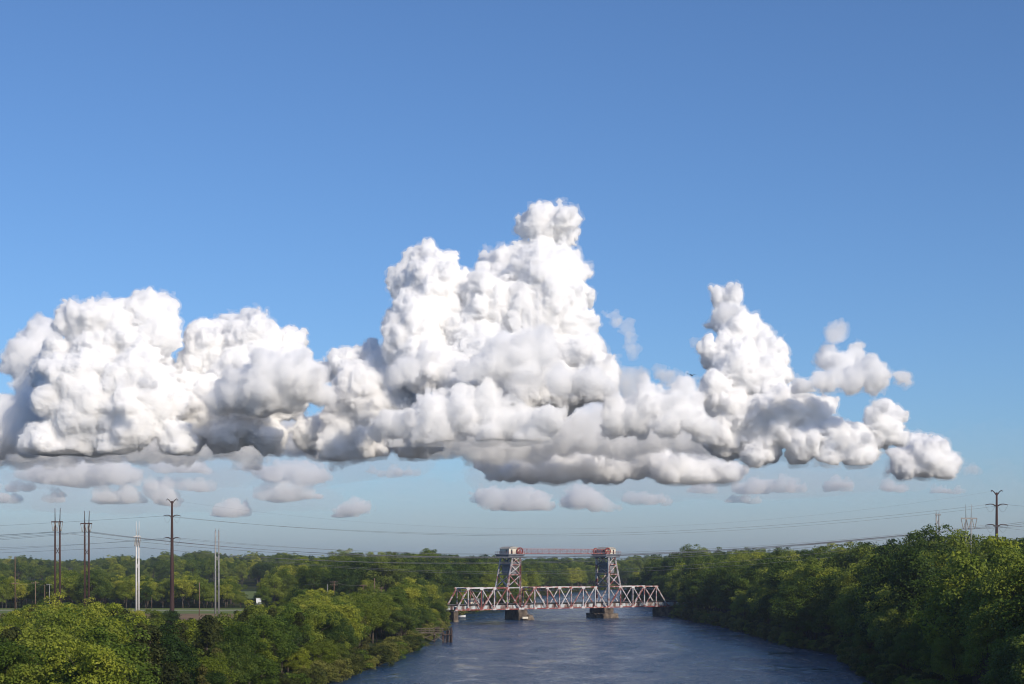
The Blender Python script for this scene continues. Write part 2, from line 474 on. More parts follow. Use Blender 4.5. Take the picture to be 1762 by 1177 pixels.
def tower(label, px_front, px_rear_foot, px_rear_top, sgn):
    uf, ur, ut = u_at(px_front), u_at(px_rear_foot), u_at(px_rear_top)
    e = empty('lift_tower', uf, 0, BZ, label, 'bridge tower', 'towers of the lift bridge')
    xr_, xt = ur - uf, ut - uf
    H = TZ - BZ
    TT = 26.0 - BZ                        # top of the tower legs
    lev = [H, 18.2 - BZ, 22.2 - BZ, TT - 0.3]
    rx = lambda z: xr_ + (xt - xr_) * (z - H) / (TT - H)
    for v in (0.0, BW):
        latticed('front_leg', (0, v, 0.0), (0, v, TT), 0.6, 0.75, steel, e)
        latticed('rear_leg', (xr_, v, H), (xt, v, TT), 0.5, 0.6, steel, e)
        for i, z in enumerate(lev):
            bar('strut', (0, v, z), (rx(z), v, z), 0.3, 0.35, steel, e)
            if i:
                zb_ = lev[i - 1]
                latticed('brace', (0, v, zb_ + 0.2), (rx(z), v, z - 0.2), 0.26, 0.36, steel, e)
                if sgn > 0 or i == 1:
                    bar('brace', (rx(zb_), v, zb_ + 0.2), (0, v, z - 0.2), 0.2, 0.22, steel, e)
        bar('hanger_rope', (-sgn * 0.9, v + (0.6 if v == 0 else -0.6), H), (-sgn * 0.9, v + (0.6 if v == 0 else -0.6), TT), 0.12, 0.12, greyp, e)
    for i, z in enumerate(lev):
        bar('cross_strut', (0, 0.3, z), (0, BW - 0.3, z), 0.35, 0.45, greyp, e)  # cross struts darker than the legs: end-face shade put into their colour
        bar('cross_strut', (rx(z), 0.3, z), (rx(z), BW - 0.3, z), 0.3, 0.4, greyp, e)
        if i:
            zb_ = lev[i - 1]
            for xa, xb in ((0, 0), (rx(zb_), rx(z))):
                if i == 2 and xa != 0: continue
                bar('cross_brace', (xa, 0.3, zb_ + 0.25), (xb, BW - 0.3, z - 0.25), 0.22, 0.26, greyp, e)  # dark grey here also stands in for shade on the end faces
                bar('cross_brace', (xa + 0.24, BW - 0.3, zb_ + 0.25), (xb + 0.24, 0.3, z - 0.25), 0.22, 0.26, greyp, e)
    mid = rx(20.5 - BZ) * 0.5
    cw = block('counterweight', mid - 1.15, mid + 1.15, 0.55, BW - 0.55, 18.6 - BZ, 23.2 - BZ, conc, e, 0.08)
    for v in (2.2, BW - 2.2):
        for dx in (-0.5, 0.5):
            bar('counterweight_rope', (mid + dx, v, 23.1 - BZ), (mid + dx, v, TT), 0.16, 0.16, greyp, e)
    # platform, machinery house and sheaves
    xc = (0 + xt) / 2 - sgn * 0.4
    block('platform', xc - 3.9, xc + 3.9, -0.9, BW + 0.9, TT, TT + 0.55, greyp, e)
    block('platform_girder', xc - 3.3, xc + 3.3, -0.5, 0.0, TT - 0.75, TT - 0.003, greyp, e)
    block('platform_girder', xc - 3.3, xc + 3.3, BW, BW + 0.5, TT - 0.75, TT - 0.003, greyp, e)
    block('platform_girder', xc - 3.6, xc - 3.32, -0.4, BW + 0.4, TT - 0.85, TT - 0.004, greyp, e)
    block('platform_girder', xc + 3.32, xc + 3.6, -0.4, BW + 0.4, TT - 0.85, TT - 0.004, greyp, e)
    z0 = TT + 0.55
    hx0, hx1 = xc - 2.5, xc + 2.5
    hs = block('machinery_house', hx0, hx1, 1.0, BW - 0.6, z0, z0 + 2.1, cream, e, 0.03)
    bm = bmesh.new()
    prof = [(hx0 - 0.25, 2.1), (hx0 + 0.9, 2.75), (xc, 3.0), (hx1 - 0.9, 2.75), (hx1 + 0.25, 2.1)]
    f1 = [bm.verts.new((a, 0.8, z0 + c + 0.003)) for a, c in prof]
    f2 = [bm.verts.new((a, BW - 0.4, z0 + c + 0.003)) for a, c in prof]
    bm.faces.new(f1); bm.faces.new(f2[::-1])
    for k in range(5):
        bm.faces.new([f1[k], f2[k], f2[(k + 1) % 5], f1[(k + 1) % 5]])
    finish('house_roof', bm, roofm, e)
    for a in (hx0 + 0.9, hx1 - 1.5):
        block('house_door', a, a + 0.7, 0.96, 1.003, z0, z0 + 1.8, MAT['glass'], e)
    block('house_window', hx0 - 0.03, hx0 + 0.004, 2.2, 3.4, z0 + 0.9, z0 + 1.7, MAT['glass'], e)
    for v in (0.35, BW + 0.25):
        bm = bmesh.new()
        sx = sgn * 0.0 + (-1.2 if sgn > 0 else 1.2) * 0
        cx_, R = (-sgn * -0.2), 1.5
        ring = []
        n = 28
        for k in range(n):
            a = 2 * math.pi * k / n
            q = []
            for rr, yy in ((R, -0.22), (R, 0.22), (R - 0.28, 0.22), (R - 0.28, -0.22)):
                q.append(bm.verts.new((cx_ + rr * math.cos(a), v + yy, z0 + 1.15 + rr * math.sin(a))))
            ring.append(q)
        for k in range(n):
            a, b_ = ring[k], ring[(k + 1) % n]
            for j in range(4):
                bm.faces.new([a[j], a[(j + 1) % 4], b_[(j + 1) % 4], b_[j]])
        sh = finish('sheave', bm, red, e)
        for k in range(4):
            a = math.pi * k / 4
            dv = Vector((math.cos(a), 0, math.sin(a))) * (R - 0.2)
            c0 = Vector((cx_, v + 0.03 * k - 0.045, z0 + 1.15))
            bar('sheave_spoke', c0 - dv, c0 + dv, 0.16, 0.14, red, sh)
        bar('bearing_block', (cx_ - 0.5, v, z0 + 0.5), (cx_ + 0.5, v, z0 + 0.5), 0.7, 1.0, red, e)
    # railing
    edge = [(xc - 3.8, -0.8), (xc + 3.8, -0.8), (xc + 3.8, BW + 0.8), (xc - 3.8, BW + 0.8)]
    for k in range(4):
        a, b_ = Vector(edge[k]), Vector(edge[(k + 1) % 4])
        for zz in (0.55, 1.1):
            bar('handrail', (*a, z0 + zz), (*b_, z0 + zz), 0.06, 0.06, red, e)
        m_ = int((b_ - a).length / 1.6)
        for j in range(m_):
            p = a + (b_ - a) * (j / m_)
            bar('rail_post', (*p, z0 - 0.02), (*p, z0 + 1.1), 0.07, 0.07, red, e)
    return e


tower('steel lift tower with cream machinery house standing over the pier with the rubble fender', 894.8, 872.5, 882.5, 1)
tower('steel lift tower with cream machinery house standing over the stepped dark pier', 1047.3, 1067.6, 1057.2, -1)

# overhead walkway between the towers
ua, ub = u_at(896), u_at(1044)
e = empty('overhead_walkway', ua, 1.2, 26.6, 'long red latticed walkway truss joining the tops of the two lift towers', 'walkway')
L = ub - ua
npan = 24
for v in (0.0, 1.7):
    for z, hh in ((0.1, 0.2), (2.0, 0.18)):
        bar('chord', (-0.6, v, z), (L + 0.6, v, z), 0.2, hh, red, e)
    for k in range(npan + 1):
        bar('post', (L * k / npan, v, 0.1), (L * k / npan, v, 2.0), 0.08, 0.09, red, e)
        if k < npan:
            a, b_ = (0.15, 1.9) if k < npan / 2 else (1.9, 0.15)
            bar('diagonal', (L * k / npan, v + 0.03, a), (L * (k + 1) / npan, v + 0.03, b_), 0.06, 0.07, red, e)
block('walkway_floor', 0, L, 0.1, 1.6, -0.08, 0.06, greyp, e)


# piers
def rough_block(name, x0, x1, y0, y1, z0, z1, mat, parent, amp=0.25, seed=0, taper=0.0, sub=5):
    bm = bmesh.new()
    bmesh.ops.create_cube(bm, size=1.0)
    bmesh.ops.subdivide_edges(bm, edges=bm.edges[:], cuts=sub, use_grid_fill=True)
    for v_ in bm.verts:
        p = Vector((x0 + (v_.co.x + 0.5) * (x1 - x0), y0 + (v_.co.y + 0.5) * (y1 - y0), z0 + (v_.co.z + 0.5) * (z1 - z0)))
        c = Vector(((x0 + x1) / 2, (y0 + y1) / 2, p.z))
        t = 1 - taper * (v_.co.z + 0.5)
        p = c + (p - c) * t
        p += mnoise.noise_vector(p * 0.9 + Vector((seed, 0, 0))) * amp
        v_.co = p
    return finish(name, bm, mat, parent)


def pier(label, u, du, v0, v1, top, base=None, seed=0, bearing=True, grp='masonry piers of the lift bridge'):
    e = empty('bridge_pier', u, 0, 0, label, 'bridge pier', grp)
    rough_block('pier_shaft', -du / 2, du / 2, v0, v1, -2.6, top, stone, e, 0.14, seed, 0.06, 7)
    if bearing:
        for v in (0.0, BW):
            block('bearing', -min(0.8, du / 2 - 0.1), min(0.8, du / 2 - 0.1), v - 0.45, v + 0.45, top - 0.12, BZ - 0.2, greyp, e)
    return e


ua = u_at(785) - 0.4
pier('narrow lit masonry abutment pier at the jetty-side end of the trusses', ua, 2.2, -0.8, BW + 1.2, BZ - 0.45, seed=1)
ub = (u_at(894.8) + u_at(899)) / 2 + 0.4
e = pier('brown masonry pier with a broken rubble fender under the first lift tower', ub, 4.4, -1.0, BW + 1.2, BZ - 0.4, seed=2)
rough_block('rubble_fender', -1.9, 4.1, -3.6, -0.4, -2.6, 1.25, stone, e, 0.6, 3, 0.25, 6)
rough_block('rubble_fender', 1.2, 4.6, -2.6, 0.4, -2.6, 2.2, stone, e, 0.6, 5, 0.4, 6)
bar('waling_timber', (-2.2, -3.5, 1.05), (0.4, -3.5, 1.05), 0.4, 0.8, cream, e)
uc = (u_at(1044) + u_at(1047.5)) / 2
e = pier('dark stepped masonry pier under the second lift tower', uc, 4.8, -1.2, BW + 1.4, BZ - 0.4, seed=6)
rough_block('pier_footing', -4.0, 4.0, -2.6, BW + 2.0, -2.6, 1.9, stone, e, 0.4, 8, 0.06, 8)
ud = u_at(1149) + 0.6
pier('dark abutment in the shade of the wooded bank at the far end of the trusses', ud, 2.4, -2.2, BW + 1.5, BZ - 0.45, seed=9)

# approach girder spans
def approach(label, ua, ub):
    e = empty('approach_span', ua, 0, BZ, label, 'bridge', 'approach spans of the lift bridge')
    L = ub - ua
    for v in (1.1, BW - 1.1):
        bar('plate_girder', (0, v, 0.85), (L, v, 0.85), 0.35, 1.5, girder_m, e)
        xx = 0.3
        while xx < L:
            bar('stiffener', (xx, v - 0.22, 0.15), (xx, v - 0.22, 1.55), 0.12, 0.1, girder_m, e)
            xx += 1.3
    bm = bmesh.new()
    xx = 0.3
    while xx < L:
        box_bm(bm, (xx, 0.7, 1.76), (xx, BW - 0.7, 1.76), 0.26, 0.28)
        xx += 0.62
    tag(finish('sleepers', bm, ties, e), kind='stuff')
    for v in (BW / 2 - 0.72, BW / 2 + 0.72):
        bar('rail', (0, v, 1.98), (L, v, 1.98), 0.08, 0.17, greyp, e)
    for xx in np.arange(2.0 if ua < 0 else 4.0, L, 9.0):
        for v in (1.6, BW - 1.6):
            bar('trestle_pile', (xx, v, -BZ + 0.3), (xx, v, 0.12), 0.45, 0.45, ties, e)
        bar('trestle_cap', (xx, 0.6, 0.0), (xx, BW - 0.6, 0.0), 0.5, 0.3, ties, e)
approach('short plate girder approach span vanishing into the trees by the jetty', ua - 34, ua - 0.2)
approach('dark plate girder approach span running into the shaded wooded bank', ud + 0.2, ud + 30)

# control cabin on brackets behind the far truss of the first span
u1, u2 = u_at(827), u_at(848)
e = empty('control_cabin', u1, BW + 1.0, BZ + 1.4, 'cream control cabin with flat roof on the far side of the first truss span', 'cabin')
Lc = u2 - u1
block('platform', -0.3, Lc + 0.3, -1.2, 3.4, -0.25, 0.0, ties, e)
for x_ in (0.2, Lc - 0.2):
    bar('bracket', (x_, -1.6, -1.4), (x_, 2.8, -0.2), 0.2, 0.2, greyp, e)
block('wall', 0, Lc, 0, 3.0, 0, 2.5, cream, e)
block('cabin_roof', -0.3, Lc + 0.3, -0.3, 3.3, 2.5, 2.75, roofm, e)
block('door', 0.5, 1.4, -0.04, 0.004, 0.02, 2.05, MAT['glass'], e)
for x_ in (Lc - 2.9, Lc - 1.5):
    w_ = block('window', x_, x_ + 1.1, -0.04, 0.004, 0.7, 1.9, MAT['glass'], e)
    bar('window_frame', (x_ + 0.55, -0.05, 0.7), (x_ + 0.55, -0.05, 1.9), 0.06, 0.05, cream, w_)
# ------------------------------------------------------------------ jetty, boat, people, bird
def at_empty(name, loc, rz, label, cat, group=None):
    e = bpy.data.objects.new(name, None)
    C.objects.link(e)
    e.location = loc
    e.rotation_euler = (0, 0, rz)
    return tag(e, label, cat, group)


def tube_bm(bm, pts, rads, seg=8, cap=True):
    rings = []
    for k, (p, r) in enumerate(zip(pts, rads)):
        p = Vector(p)
        a = Vector(pts[max(k - 1, 0)]); b_ = Vector(pts[min(k + 1, len(pts) - 1)])
        d = (b_ - a).normalized()
        s = d.cross(Vector((0.31, 0.95, 0.05))).normalized()
        t = d.cross(s).normalized()
        rings.append([bm.verts.new(p + (s * math.cos(2 * math.pi * i / seg) + t * math.sin(2 * math.pi * i / seg)) * r) for i in range(seg)])
    for a, b_ in zip(rings[:-1], rings[1:]):
        for i in range(seg):
            bm.faces.new([a[i], a[(i + 1) % seg], b_[(i + 1) % seg], b_[i]])
    if cap:
        bm.faces.new(rings[0][::-1]); bm.faces.new(rings[-1])


def pole(name, p0, p1, r0, r1, mat, parent, seg=8):
    bm = bmesh.new()
    tube_bm(bm, [p0, p1], [r0, r1], seg)
    return finish(name, bm, mat, parent, True)


JY = 478.0
j0 = Vector(((733 - CXP) / FPX * JY, JY, 0))
e = at_empty('jetty', j0, 0, 'weathered timber jetty with railings reaching out from the bushes', 'jetty')
JL = (764 - 733) / FPX * JY
dz = 3.0
prng = random.Random(5)
xx = -4.0
while xx < JL:
    bar('deck_plank', (xx, -0.05, dz), (xx, 1.75, dz), 0.21, 0.06, wood, e)
    xx += 0.23
for y in (0.05, 1.65):
    bar('stringer', (-4.1, y, dz - 0.2), (JL, y, dz - 0.2), 0.14, 0.3, wood, e)
    for z in (0.5, 1.05):
        bar('handrail', (-4.1, y, dz + z), (JL, y, dz + z), 0.08, 0.14, wood, e)
    x_ = -4.0
    while x_ < JL:
        bar('rail_post', (x_, y + (0.09 if y > 1 else -0.09), dz - 0.3), (x_, y + (0.09 if y > 1 else -0.09), dz + 1.15), 0.12, 0.12, wood, e)
        x_ += 1.25
for bx in (-2.8, 2.45, JL - 0.25):
    for y in (0.0, 1.7):
        pole('pile', (bx, y, -2.6), (bx + prng.uniform(-0.05, 0.05), y, dz - 0.1), 0.2, 0.18, pile_m, e)
    bar('pile_cap', (bx, -0.3, dz - 0.45), (bx, 2.0, dz - 0.45), 0.3, 0.3, pile_m, e)
    bar('cross_brace', (bx + 0.19, 0, 0.2), (bx + 0.19, 1.7, 2.4), 0.08, 0.2, wood, e)
for a, b_ in ((-2.8, 2.45), (2.45, JL - 0.25)):
    bar('side_brace', (a, -0.2, 0.5), (b_, -0.2, 2.5), 0.08, 0.2, wood, e)
    bar('side_brace', (a, -0.3, 2.5), (b_, -0.3, 0.5), 0.08, 0.2, wood, e)
bx = (752 - 733) / FPX * JY
b = at_empty('wooden_box', j0 + Vector((bx, 0.9, dz + 0.03)), 0.1, 'reddish brown lidded box standing on the timber jetty', 'box')
block('box_body', -0.65, 0.65, -0.35, 0.35, 0, 1.35, pile_m, b, 0.02)
block('box_lid', -0.78, 0.78, -0.45, 0.45, 1.35, 1.55, wood, b, 0.02)
e = at_empty('mooring_dolphin', j0 + Vector(((770 - 733) / FPX * JY, 0, 0)), 0, 'cluster of dark timber mooring piles at the end of the jetty', 'mooring piles')
for k, (x_, y, h) in enumerate([(-1.35, 0.0, 2.6), (-0.75, 0.9, 2.4), (-0.35, -0.2, 3.3), (0.05, 0.8, 4.1), (0.45, 0.0, 3.7), (0.85, 0.7, 4.3), (1.15, 0.1, 4.5), (1.3, 1.1, 3.8)]):
    pole('pile', (x_, y, -2.6), (x_ + prng.uniform(-0.15, 0.15), y, h), 0.19, 0.17, pile_m, e)
bar('waling_timber', (-1.5, -0.4, 2.35), (1.4, -0.25, 2.35), 0.2, 0.3, pile_m, e)
bar('waling_timber', (-0.5, 1.25, 3.2), (1.5, 1.25, 3.2), 0.2, 0.28, pile_m, e)

# small motor boat behind the abutment pier
bY = 690.0
e = at_empty('motor_boat', ((793 - CXP) / FPX * bY, bY, 0.0), 0.15, 'small white open motor boat moored behind the abutment pier', 'boat')
hull_m = mottled('white_hull_gelcoat', [(0.3, (0.62, 0.62, 0.6)), (0.7, (0.75, 0.75, 0.73))], 1.0, 0.35)
motor_m = mottled('black_outboard_plastic', [(0.3, (0.015, 0.015, 0.017)), (0.7, (0.03, 0.03, 0.035))], 2.0, 0.4)
bm = bmesh.new()
secs = [(-1.9, 0.72, 0.5), (-1.0, 0.82, 0.5), (0.0, 0.84, 0.54), (0.9, 0.68, 0.62), (1.6, 0.38, 0.72), (2.05, 0.06, 0.82)]
rows = []
for x_, w_, h_ in secs:
    rows.append([bm.verts.new(p) for p in ((x_, -w_, h_), (x_, -w_ * 0.85, 0.05), (x_, -w_ * 0.3, -0.18), (x_, w_ * 0.3, -0.18), (x_, w_ * 0.85, 0.05), (x_, w_, h_),
                                            (x_, w_ * 0.86, h_ - 0.02), (x_, w_ * 0.7, 0.1), (x_, -w_ * 0.7, 0.1), (x_, -w_ * 0.86, h_ - 0.02))])
for a, b_ in zip(rows[:-1], rows[1:]):
    for i in range(10):
        bm.faces.new([a[i], a[(i + 1) % 10], b_[(i + 1) % 10], b_[i]])
bm.faces.new(rows[0][::-1]); bm.faces.new(rows[-1])
finish('hull', bm, hull_m, e)
for x_ in (-0.9, 0.5):
    block('thwart', x_ - 0.15, x_ + 0.15, -0.66, 0.66, 0.3, 0.36, wood, e)
mo = block('outboard_motor', -2.25, -1.88, -0.16, 0.16, 0.35, 0.95, motor_m, e, 0.06)
bar('motor_leg', (-2.08, 0, 0.36), (-2.08, 0, -0.4), 0.12, 0.18, motor_m, mo)

# two workers on the deck of the first span
skin_m = mottled('skin', [(0.3, (0.30, 0.18, 0.12)), (0.7, (0.36, 0.22, 0.15))], 3.0, 0.6)
cloth_m = mottled('dark_work_trousers', [(0.3, (0.03, 0.035, 0.05)), (0.7, (0.05, 0.055, 0.075))], 3.0, 0.9)
lime_m = mottled('lime_safety_vest', [(0.3, (0.42, 0.62, 0.03)), (0.7, (0.52, 0.74, 0.05))], 3.0, 0.8)
orange_m = mottled('orange_safety_cloth', [(0.3, (0.75, 0.20, 0.02)), (0.7, (0.85, 0.27, 0.03))], 3.0, 0.8)


def person(px, v, label, vest, arm):
    e = empty('person', u_at(px), v, BZ + 1.9, label, 'person', 'bridge workers')
    J = {'pel': (0, 0, .95), 'che': (0, 0, 1.28), 'nec': (0, 0, 1.48), 'hea': (0.02, 0, 1.62), 'top': (0.02, 0, 1.74),
         'hl': (0, .1, .9), 'kl': (.04, .11, .5), 'al': (0, .12, .08), 'tl': (.16, .13, .03), 'hr': (0, -.1, .9), 'kr': (.05, -.11, .5), 'ar': (-.04, -.12, .08), 'tr': (.12, -.13, .03),
         'sl': (0, .19, 1.42), 'el': (.05 * arm, .26, 1.13), 'wl': (.28 * arm, .2, 1.02), 'fl': (.36 * arm, .18, 1.03), 'sr': (0, -.19, 1.42), 'er': (.04, -.25, 1.12), 'wr': (.2, -.22, .93), 'fr': (.26, -.2, .88)}
    R = {'pel': .15, 'che': .16, 'nec': .07, 'hea': .1, 'top': .08, 'hl': .1, 'kl': .065, 'al': .045, 'tl': .04, 'hr': .1, 'kr': .065, 'ar': .045, 'tr': .04,
         'sl': .07, 'el': .05, 'wl': .035, 'fl': .035, 'sr': .07, 'er': .05, 'wr': .035, 'fr': .035}
    E_ = [('pel', 'che'), ('che', 'nec'), ('nec', 'hea'), ('hea', 'top'), ('pel', 'hl'), ('hl', 'kl'), ('kl', 'al'), ('al', 'tl'), ('pel', 'hr'), ('hr', 'kr'), ('kr', 'ar'), ('ar', 'tr'),
          ('che', 'sl'), ('sl', 'el'), ('el', 'wl'), ('wl', 'fl'), ('che', 'sr'), ('sr', 'er'), ('er', 'wr'), ('wr', 'fr')]
    ks = list(J)
    me = bpy.data.meshes.new('body')
    me.from_pydata([J[k] for k in ks], [(ks.index(a), ks.index(b_)) for a, b_ in E_], [])
    o = link('body', me, cloth_m, e)
    o.modifiers.new('skin', 'SKIN')
    if not me.skin_vertices:
        me.attributes.new('skin', 'FLOAT', 'POINT') if False else None
    try:
        sv = me.skin_vertices[0].data
        for i, k in enumerate(ks):
            sv[i].radius = (R[k], R[k])
        sv[0].use_root = True
    except Exception:
        pass
    o.modifiers.new('subd', 'SUBSURF').render_levels = 1
    bm = bmesh.new()
    tube_bm(bm, [(0, 0, .9), (0, 0, 1.1), (0, 0, 1.3), (0, 0, 1.45), (0, 0, 1.5)], [.2, .215, .225, .2, .11], 12)
    finish('safety_vest', bm, vest, e, True)
    bm = bmesh.new()
    tube_bm(bm, [(.02, 0, 1.66), (.02, 0, 1.69), (.02, 0, 1.75), (.02, 0, 1.8)], [.16, .135, .12, .05], 12)
    finish('hard_hat', bm, lime_m, e, True)
    bm = bmesh.new()
    tube_bm(bm, [(.02, 0, 1.5), (.025, 0, 1.56), (.03, 0, 1.63), (.02, 0, 1.69)], [.07, .095, .108, .1], 12)
    finish('head', bm, skin_m, e, True)


person(876, 2.2, 'bridge worker in a lime safety vest standing on the truss deck beside the other', lime_m, 1)
person(879, 2.9, 'bridge worker in an orange safety vest standing on the truss deck', orange_m, -1)
person(882, 2.4, 'bridge worker in a lime safety vest reaching forward nearest the tower foot', lime_m, 1.3)

# gull
gm = mottled('grey_white_plumage', [(0.3, (0.35, 0.36, 0.37)), (0.7, (0.5, 0.5, 0.5))], 4.0, 0.8)
gd = mottled('dark_plumage', [(0.3, (0.035, 0.035, 0.04)), (0.7, (0.07, 0.07, 0.08))], 4.0, 0.8)
e = at_empty('gull', pix(1190.5, 646, 190), 0.35, 'gull gliding with dark wing tips before the pointed cloud tower', 'bird')
bm = bmesh.new()
tube_bm(bm, [(0, 0.30, 0.0), (0, 0.2, 0.0), (0, 0.05, 0), (0, -0.12, 0.01), (0, -0.2, 0.03), (0, -0.26, 0.03), (0, -0.31, 0.02)], [.02, .05, .085, .075, .05, .045, .012], 10)
finish('body', bm, gm, e, True)
for s in (-1, 1):
    bm = bmesh.new()
    rows = []
    for (x_, z_, le, te, th) in [(0.04, 0.03, -0.14, 0.12, .03), (0.25, 0.13, -0.17, 0.08, .025), (0.42, 0.13, -0.12, 0.10, .018), (0.62, 0.17 + (0.08 if s < 0 else 0), 0.03, 0.14, .008)]:
        rows.append([bm.verts.new((s * x_, le, z_)), bm.verts.new((s * x_, (le + te) / 2, z_ + th)), bm.verts.new((s * x_, te, z_)), bm.verts.new((s * x_, (le + te) / 2, z_ - th * 0.5))])
    for a, b_ in zip(rows[:-1], rows[1:]):
        for i in range(4):
            bm.faces.new([a[i], a[(i + 1) % 4], b_[(i + 1) % 4], b_[i]])
    bm.faces.new(rows[0]); bm.faces.new(rows[-1][::-1])
    finish('wing', bm, gd, e, True)
bm = bmesh.new()
vsx = [bm.verts.new(p) for p in ((-.03, .28, .01), (.03, .28, .01), (.09, .42, .0), (-.09, .42, .0), (-.03, .28, -.01), (.03, .28, -.01), (.09, .42, -.01), (-.09, .42, -.01))]
for f in ((0, 1, 2, 3), (7, 6, 5, 4), (0, 4, 5, 1), (1, 5, 6, 2), (2, 6, 7, 3), (3, 7, 4, 0)):
    bm.faces.new([vsx[i] for i in f])
finish('tail', bm, gm, e)

# white cabinet by the field
cY = 700
e = at_empty('equipment_cabinet', (pix(445, 1040, cY).x, cY, 3.2), 0.2, 'small white metal equipment cabinet among the bushes past the mown field', 'cabinet')
wh = mottled('white_sheet_metal', [(0.3, (0.6, 0.61, 0.62)), (0.7, (0.75, 0.75, 0.76))], 1.0, 0.5)
block('plinth', -1.4, 1.4, -1.1, 1.1, -0.4, 2.0, conc, e)
block('cabinet_body', -1.1, 1.1, -0.9, 0.9, 2.0, 4.4, wh, e, 0.03)
block('cabinet_roof', -1.25, 1.25, -1.05, 1.05, 4.4, 4.55, wh, e, 0.03)
for x_ in (-1.0, 0.03):
    d_ = block('cabinet_door', x_, x_ + 0.96, -0.93, -0.897, 2.1, 4.3, wh, e)
    bar('handle', (x_ + 0.48, -0.95, 3.1), (x_ + 0.48, -0.95, 3.4), 0.04, 0.05, greyp, d_)
# ------------------------------------------------------------------ transmission poles and wires
rust_m = MAT['rust'] = mottled('weathering_steel_pole', [(0.3, (0.035, 0.018, 0.016)), (0.7, (0.075, 0.04, 0.034))], 0.5, 0.8, 6, stretch=(1, 1, 0.2))
palep = MAT['pale_pole'] = mottled('pale_concrete_pole', [(0.3, (0.50, 0.48, 0.46)), (0.7, (0.64, 0.62, 0.60))], 0.6, 0.8, 6)
greypole = MAT['grey_pole'] = mottled('grey_galvanised_pole', [(0.3, (0.20, 0.20, 0.20)), (0.7, (0.32, 0.31, 0.30))], 0.6, 0.6, 6)
timber = MAT['timber_pole'] = mottled('brown_timber_pole', [(0.3, (0.10, 0.06, 0.04)), (0.7, (0.21, 0.14, 0.10))], 0.8, 0.9, 6, stretch=(1, 1, 0.2), per_object=0.3)
insul = MAT['insulator'] = mottled('glazed_insulator', [(0.3, (0.16, 0.14, 0.12)), (0.7, (0.42, 0.38, 0.33))], 2.0, 0.3)
wire_m = MAT['wire'] = mottled('aluminium_conductor', [(0.3, (0.13, 0.13, 0.14)), (0.7, (0.26, 0.26, 0.27))], 1.0, 0.5)


def z_at(py, Y): return CAM_H - (py - HYP) / FPX * Y
def x_at(px, Y): return (px - CXP) / FPX * Y


def insulator_string(p0, p1, parent):
    bm = bmesh.new()
    p0, p1 = Vector(p0), Vector(p1)
    n = 13
    pts, rads = [], []
    for k in range(n):
        pts.append(p0 + (p1 - p0) * (k / (n - 1)))
        rads.append(0.13 if k % 2 else 0.06)
    tube_bm(bm, pts, rads, 6)
    return finish('insulator', bm, insul, parent, True)


def h_frame(label, Y, pxs, y_base, y_arm, y_top, mat, arm_px, ins_y=None, r=0.27, brace=None, grp='H-frame pylons'):
    x0 = x_at(sum(pxs) / 2, Y)
    zg = float(ground_z(x0, Y)) - 0.3
    e = at_empty('h_frame_pylon', (x0, Y, zg), 0, label, 'pylon', grp)
    za, zt = z_at(y_arm, Y) - zg, z_at(y_top, Y) - zg
    xs_ = [x_at(p, Y) - x0 for p in pxs]
    for k, x_ in enumerate(xs_):
        bm = bmesh.new()
        tube_bm(bm, [(x_, 0, 0), (x_, 0, za + 0.3)], [r * 1.25, r * 0.85], 10)
        finish('pole', bm, mat, e, True)
        lean = 0.25 * (1 if k else -0.4)
        pole('pole_tip', (x_, 0, za + 0.25), (x_ + lean * 0.5, 0, zt), r * 0.5, r * 0.3, mat, e)
    if arm_px:
        a0, a1 = x_at(arm_px[0], Y) - x0, x_at(arm_px[1], Y) - x0
        bar('crossarm', (a0, -r - 0.12, za), (a1, -r - 0.12, za), 0.22, 0.34, mat, e)
        if ins_y:
            zi = z_at(ins_y, Y) - zg
            m0 = (xs_[0] + xs_[1]) / 2
            w_ = (a1 - a0) / 6.2
            for c in (a0 + w_, m0, a1 - w_):
                for s in (-1, 1):
                    insulator_string((c + s * w_ * 0.9, -r - 0.12, za - 0.15), (c + s * 0.06, -r - 0.12, zi), e)
    if brace:
        zb0, zb1 = z_at(brace[0], Y) - zg, z_at(brace[1], Y) - zg
        bar('cross_brace', (xs_[0], -0.06, zb0), (xs_[1], -0.06, zb1), 0.12, 0.16, mat, e)
        bar('cross_brace', (xs_[0], 0.08, zb1), (xs_[1], 0.08, zb0), 0.12, 0.16, mat, e)
    return e


h_frame('dark brown H-frame pylon farthest from the river', 520, (94.8, 103), 1035, 898, 874, rust_m, (89, 109), 914, 0.30, (940, 955))
h_frame('dark brown H-frame pylon nearest the pale white twin pole', 535, (145.8, 153), 1040, 901, 879, rust_m, (139, 159), 915, 0.30, (944, 956))
h_frame('tall white twin-pole pylon with short crossarm at the field edge', 560, (234.6, 238.8), 1044, 923, 897, palep, (230.5, 242.5), 940, 0.29, (965, 982))
h_frame('slim grey H-frame pylon standing among the tall trees beside the dark steel pole', 430, (1662, 1671), 945, 892, 868, greypole, (1653, 1681), 910, 0.17, (930, 945))
e = h_frame('tall grey twin-pole pylon without crossarm in front of the mown field', 555, (370.6, 376.4), 1065, 915, 909, greypole, None, None, 0.27, (955, 966))
e = h_frame('short grey twin pylon half hidden behind the highest treetop', 480, (1611, 1615.6), 930, 886, 879, greypole, (1608.5, 1618.5), None, 0.2, (893, 905))


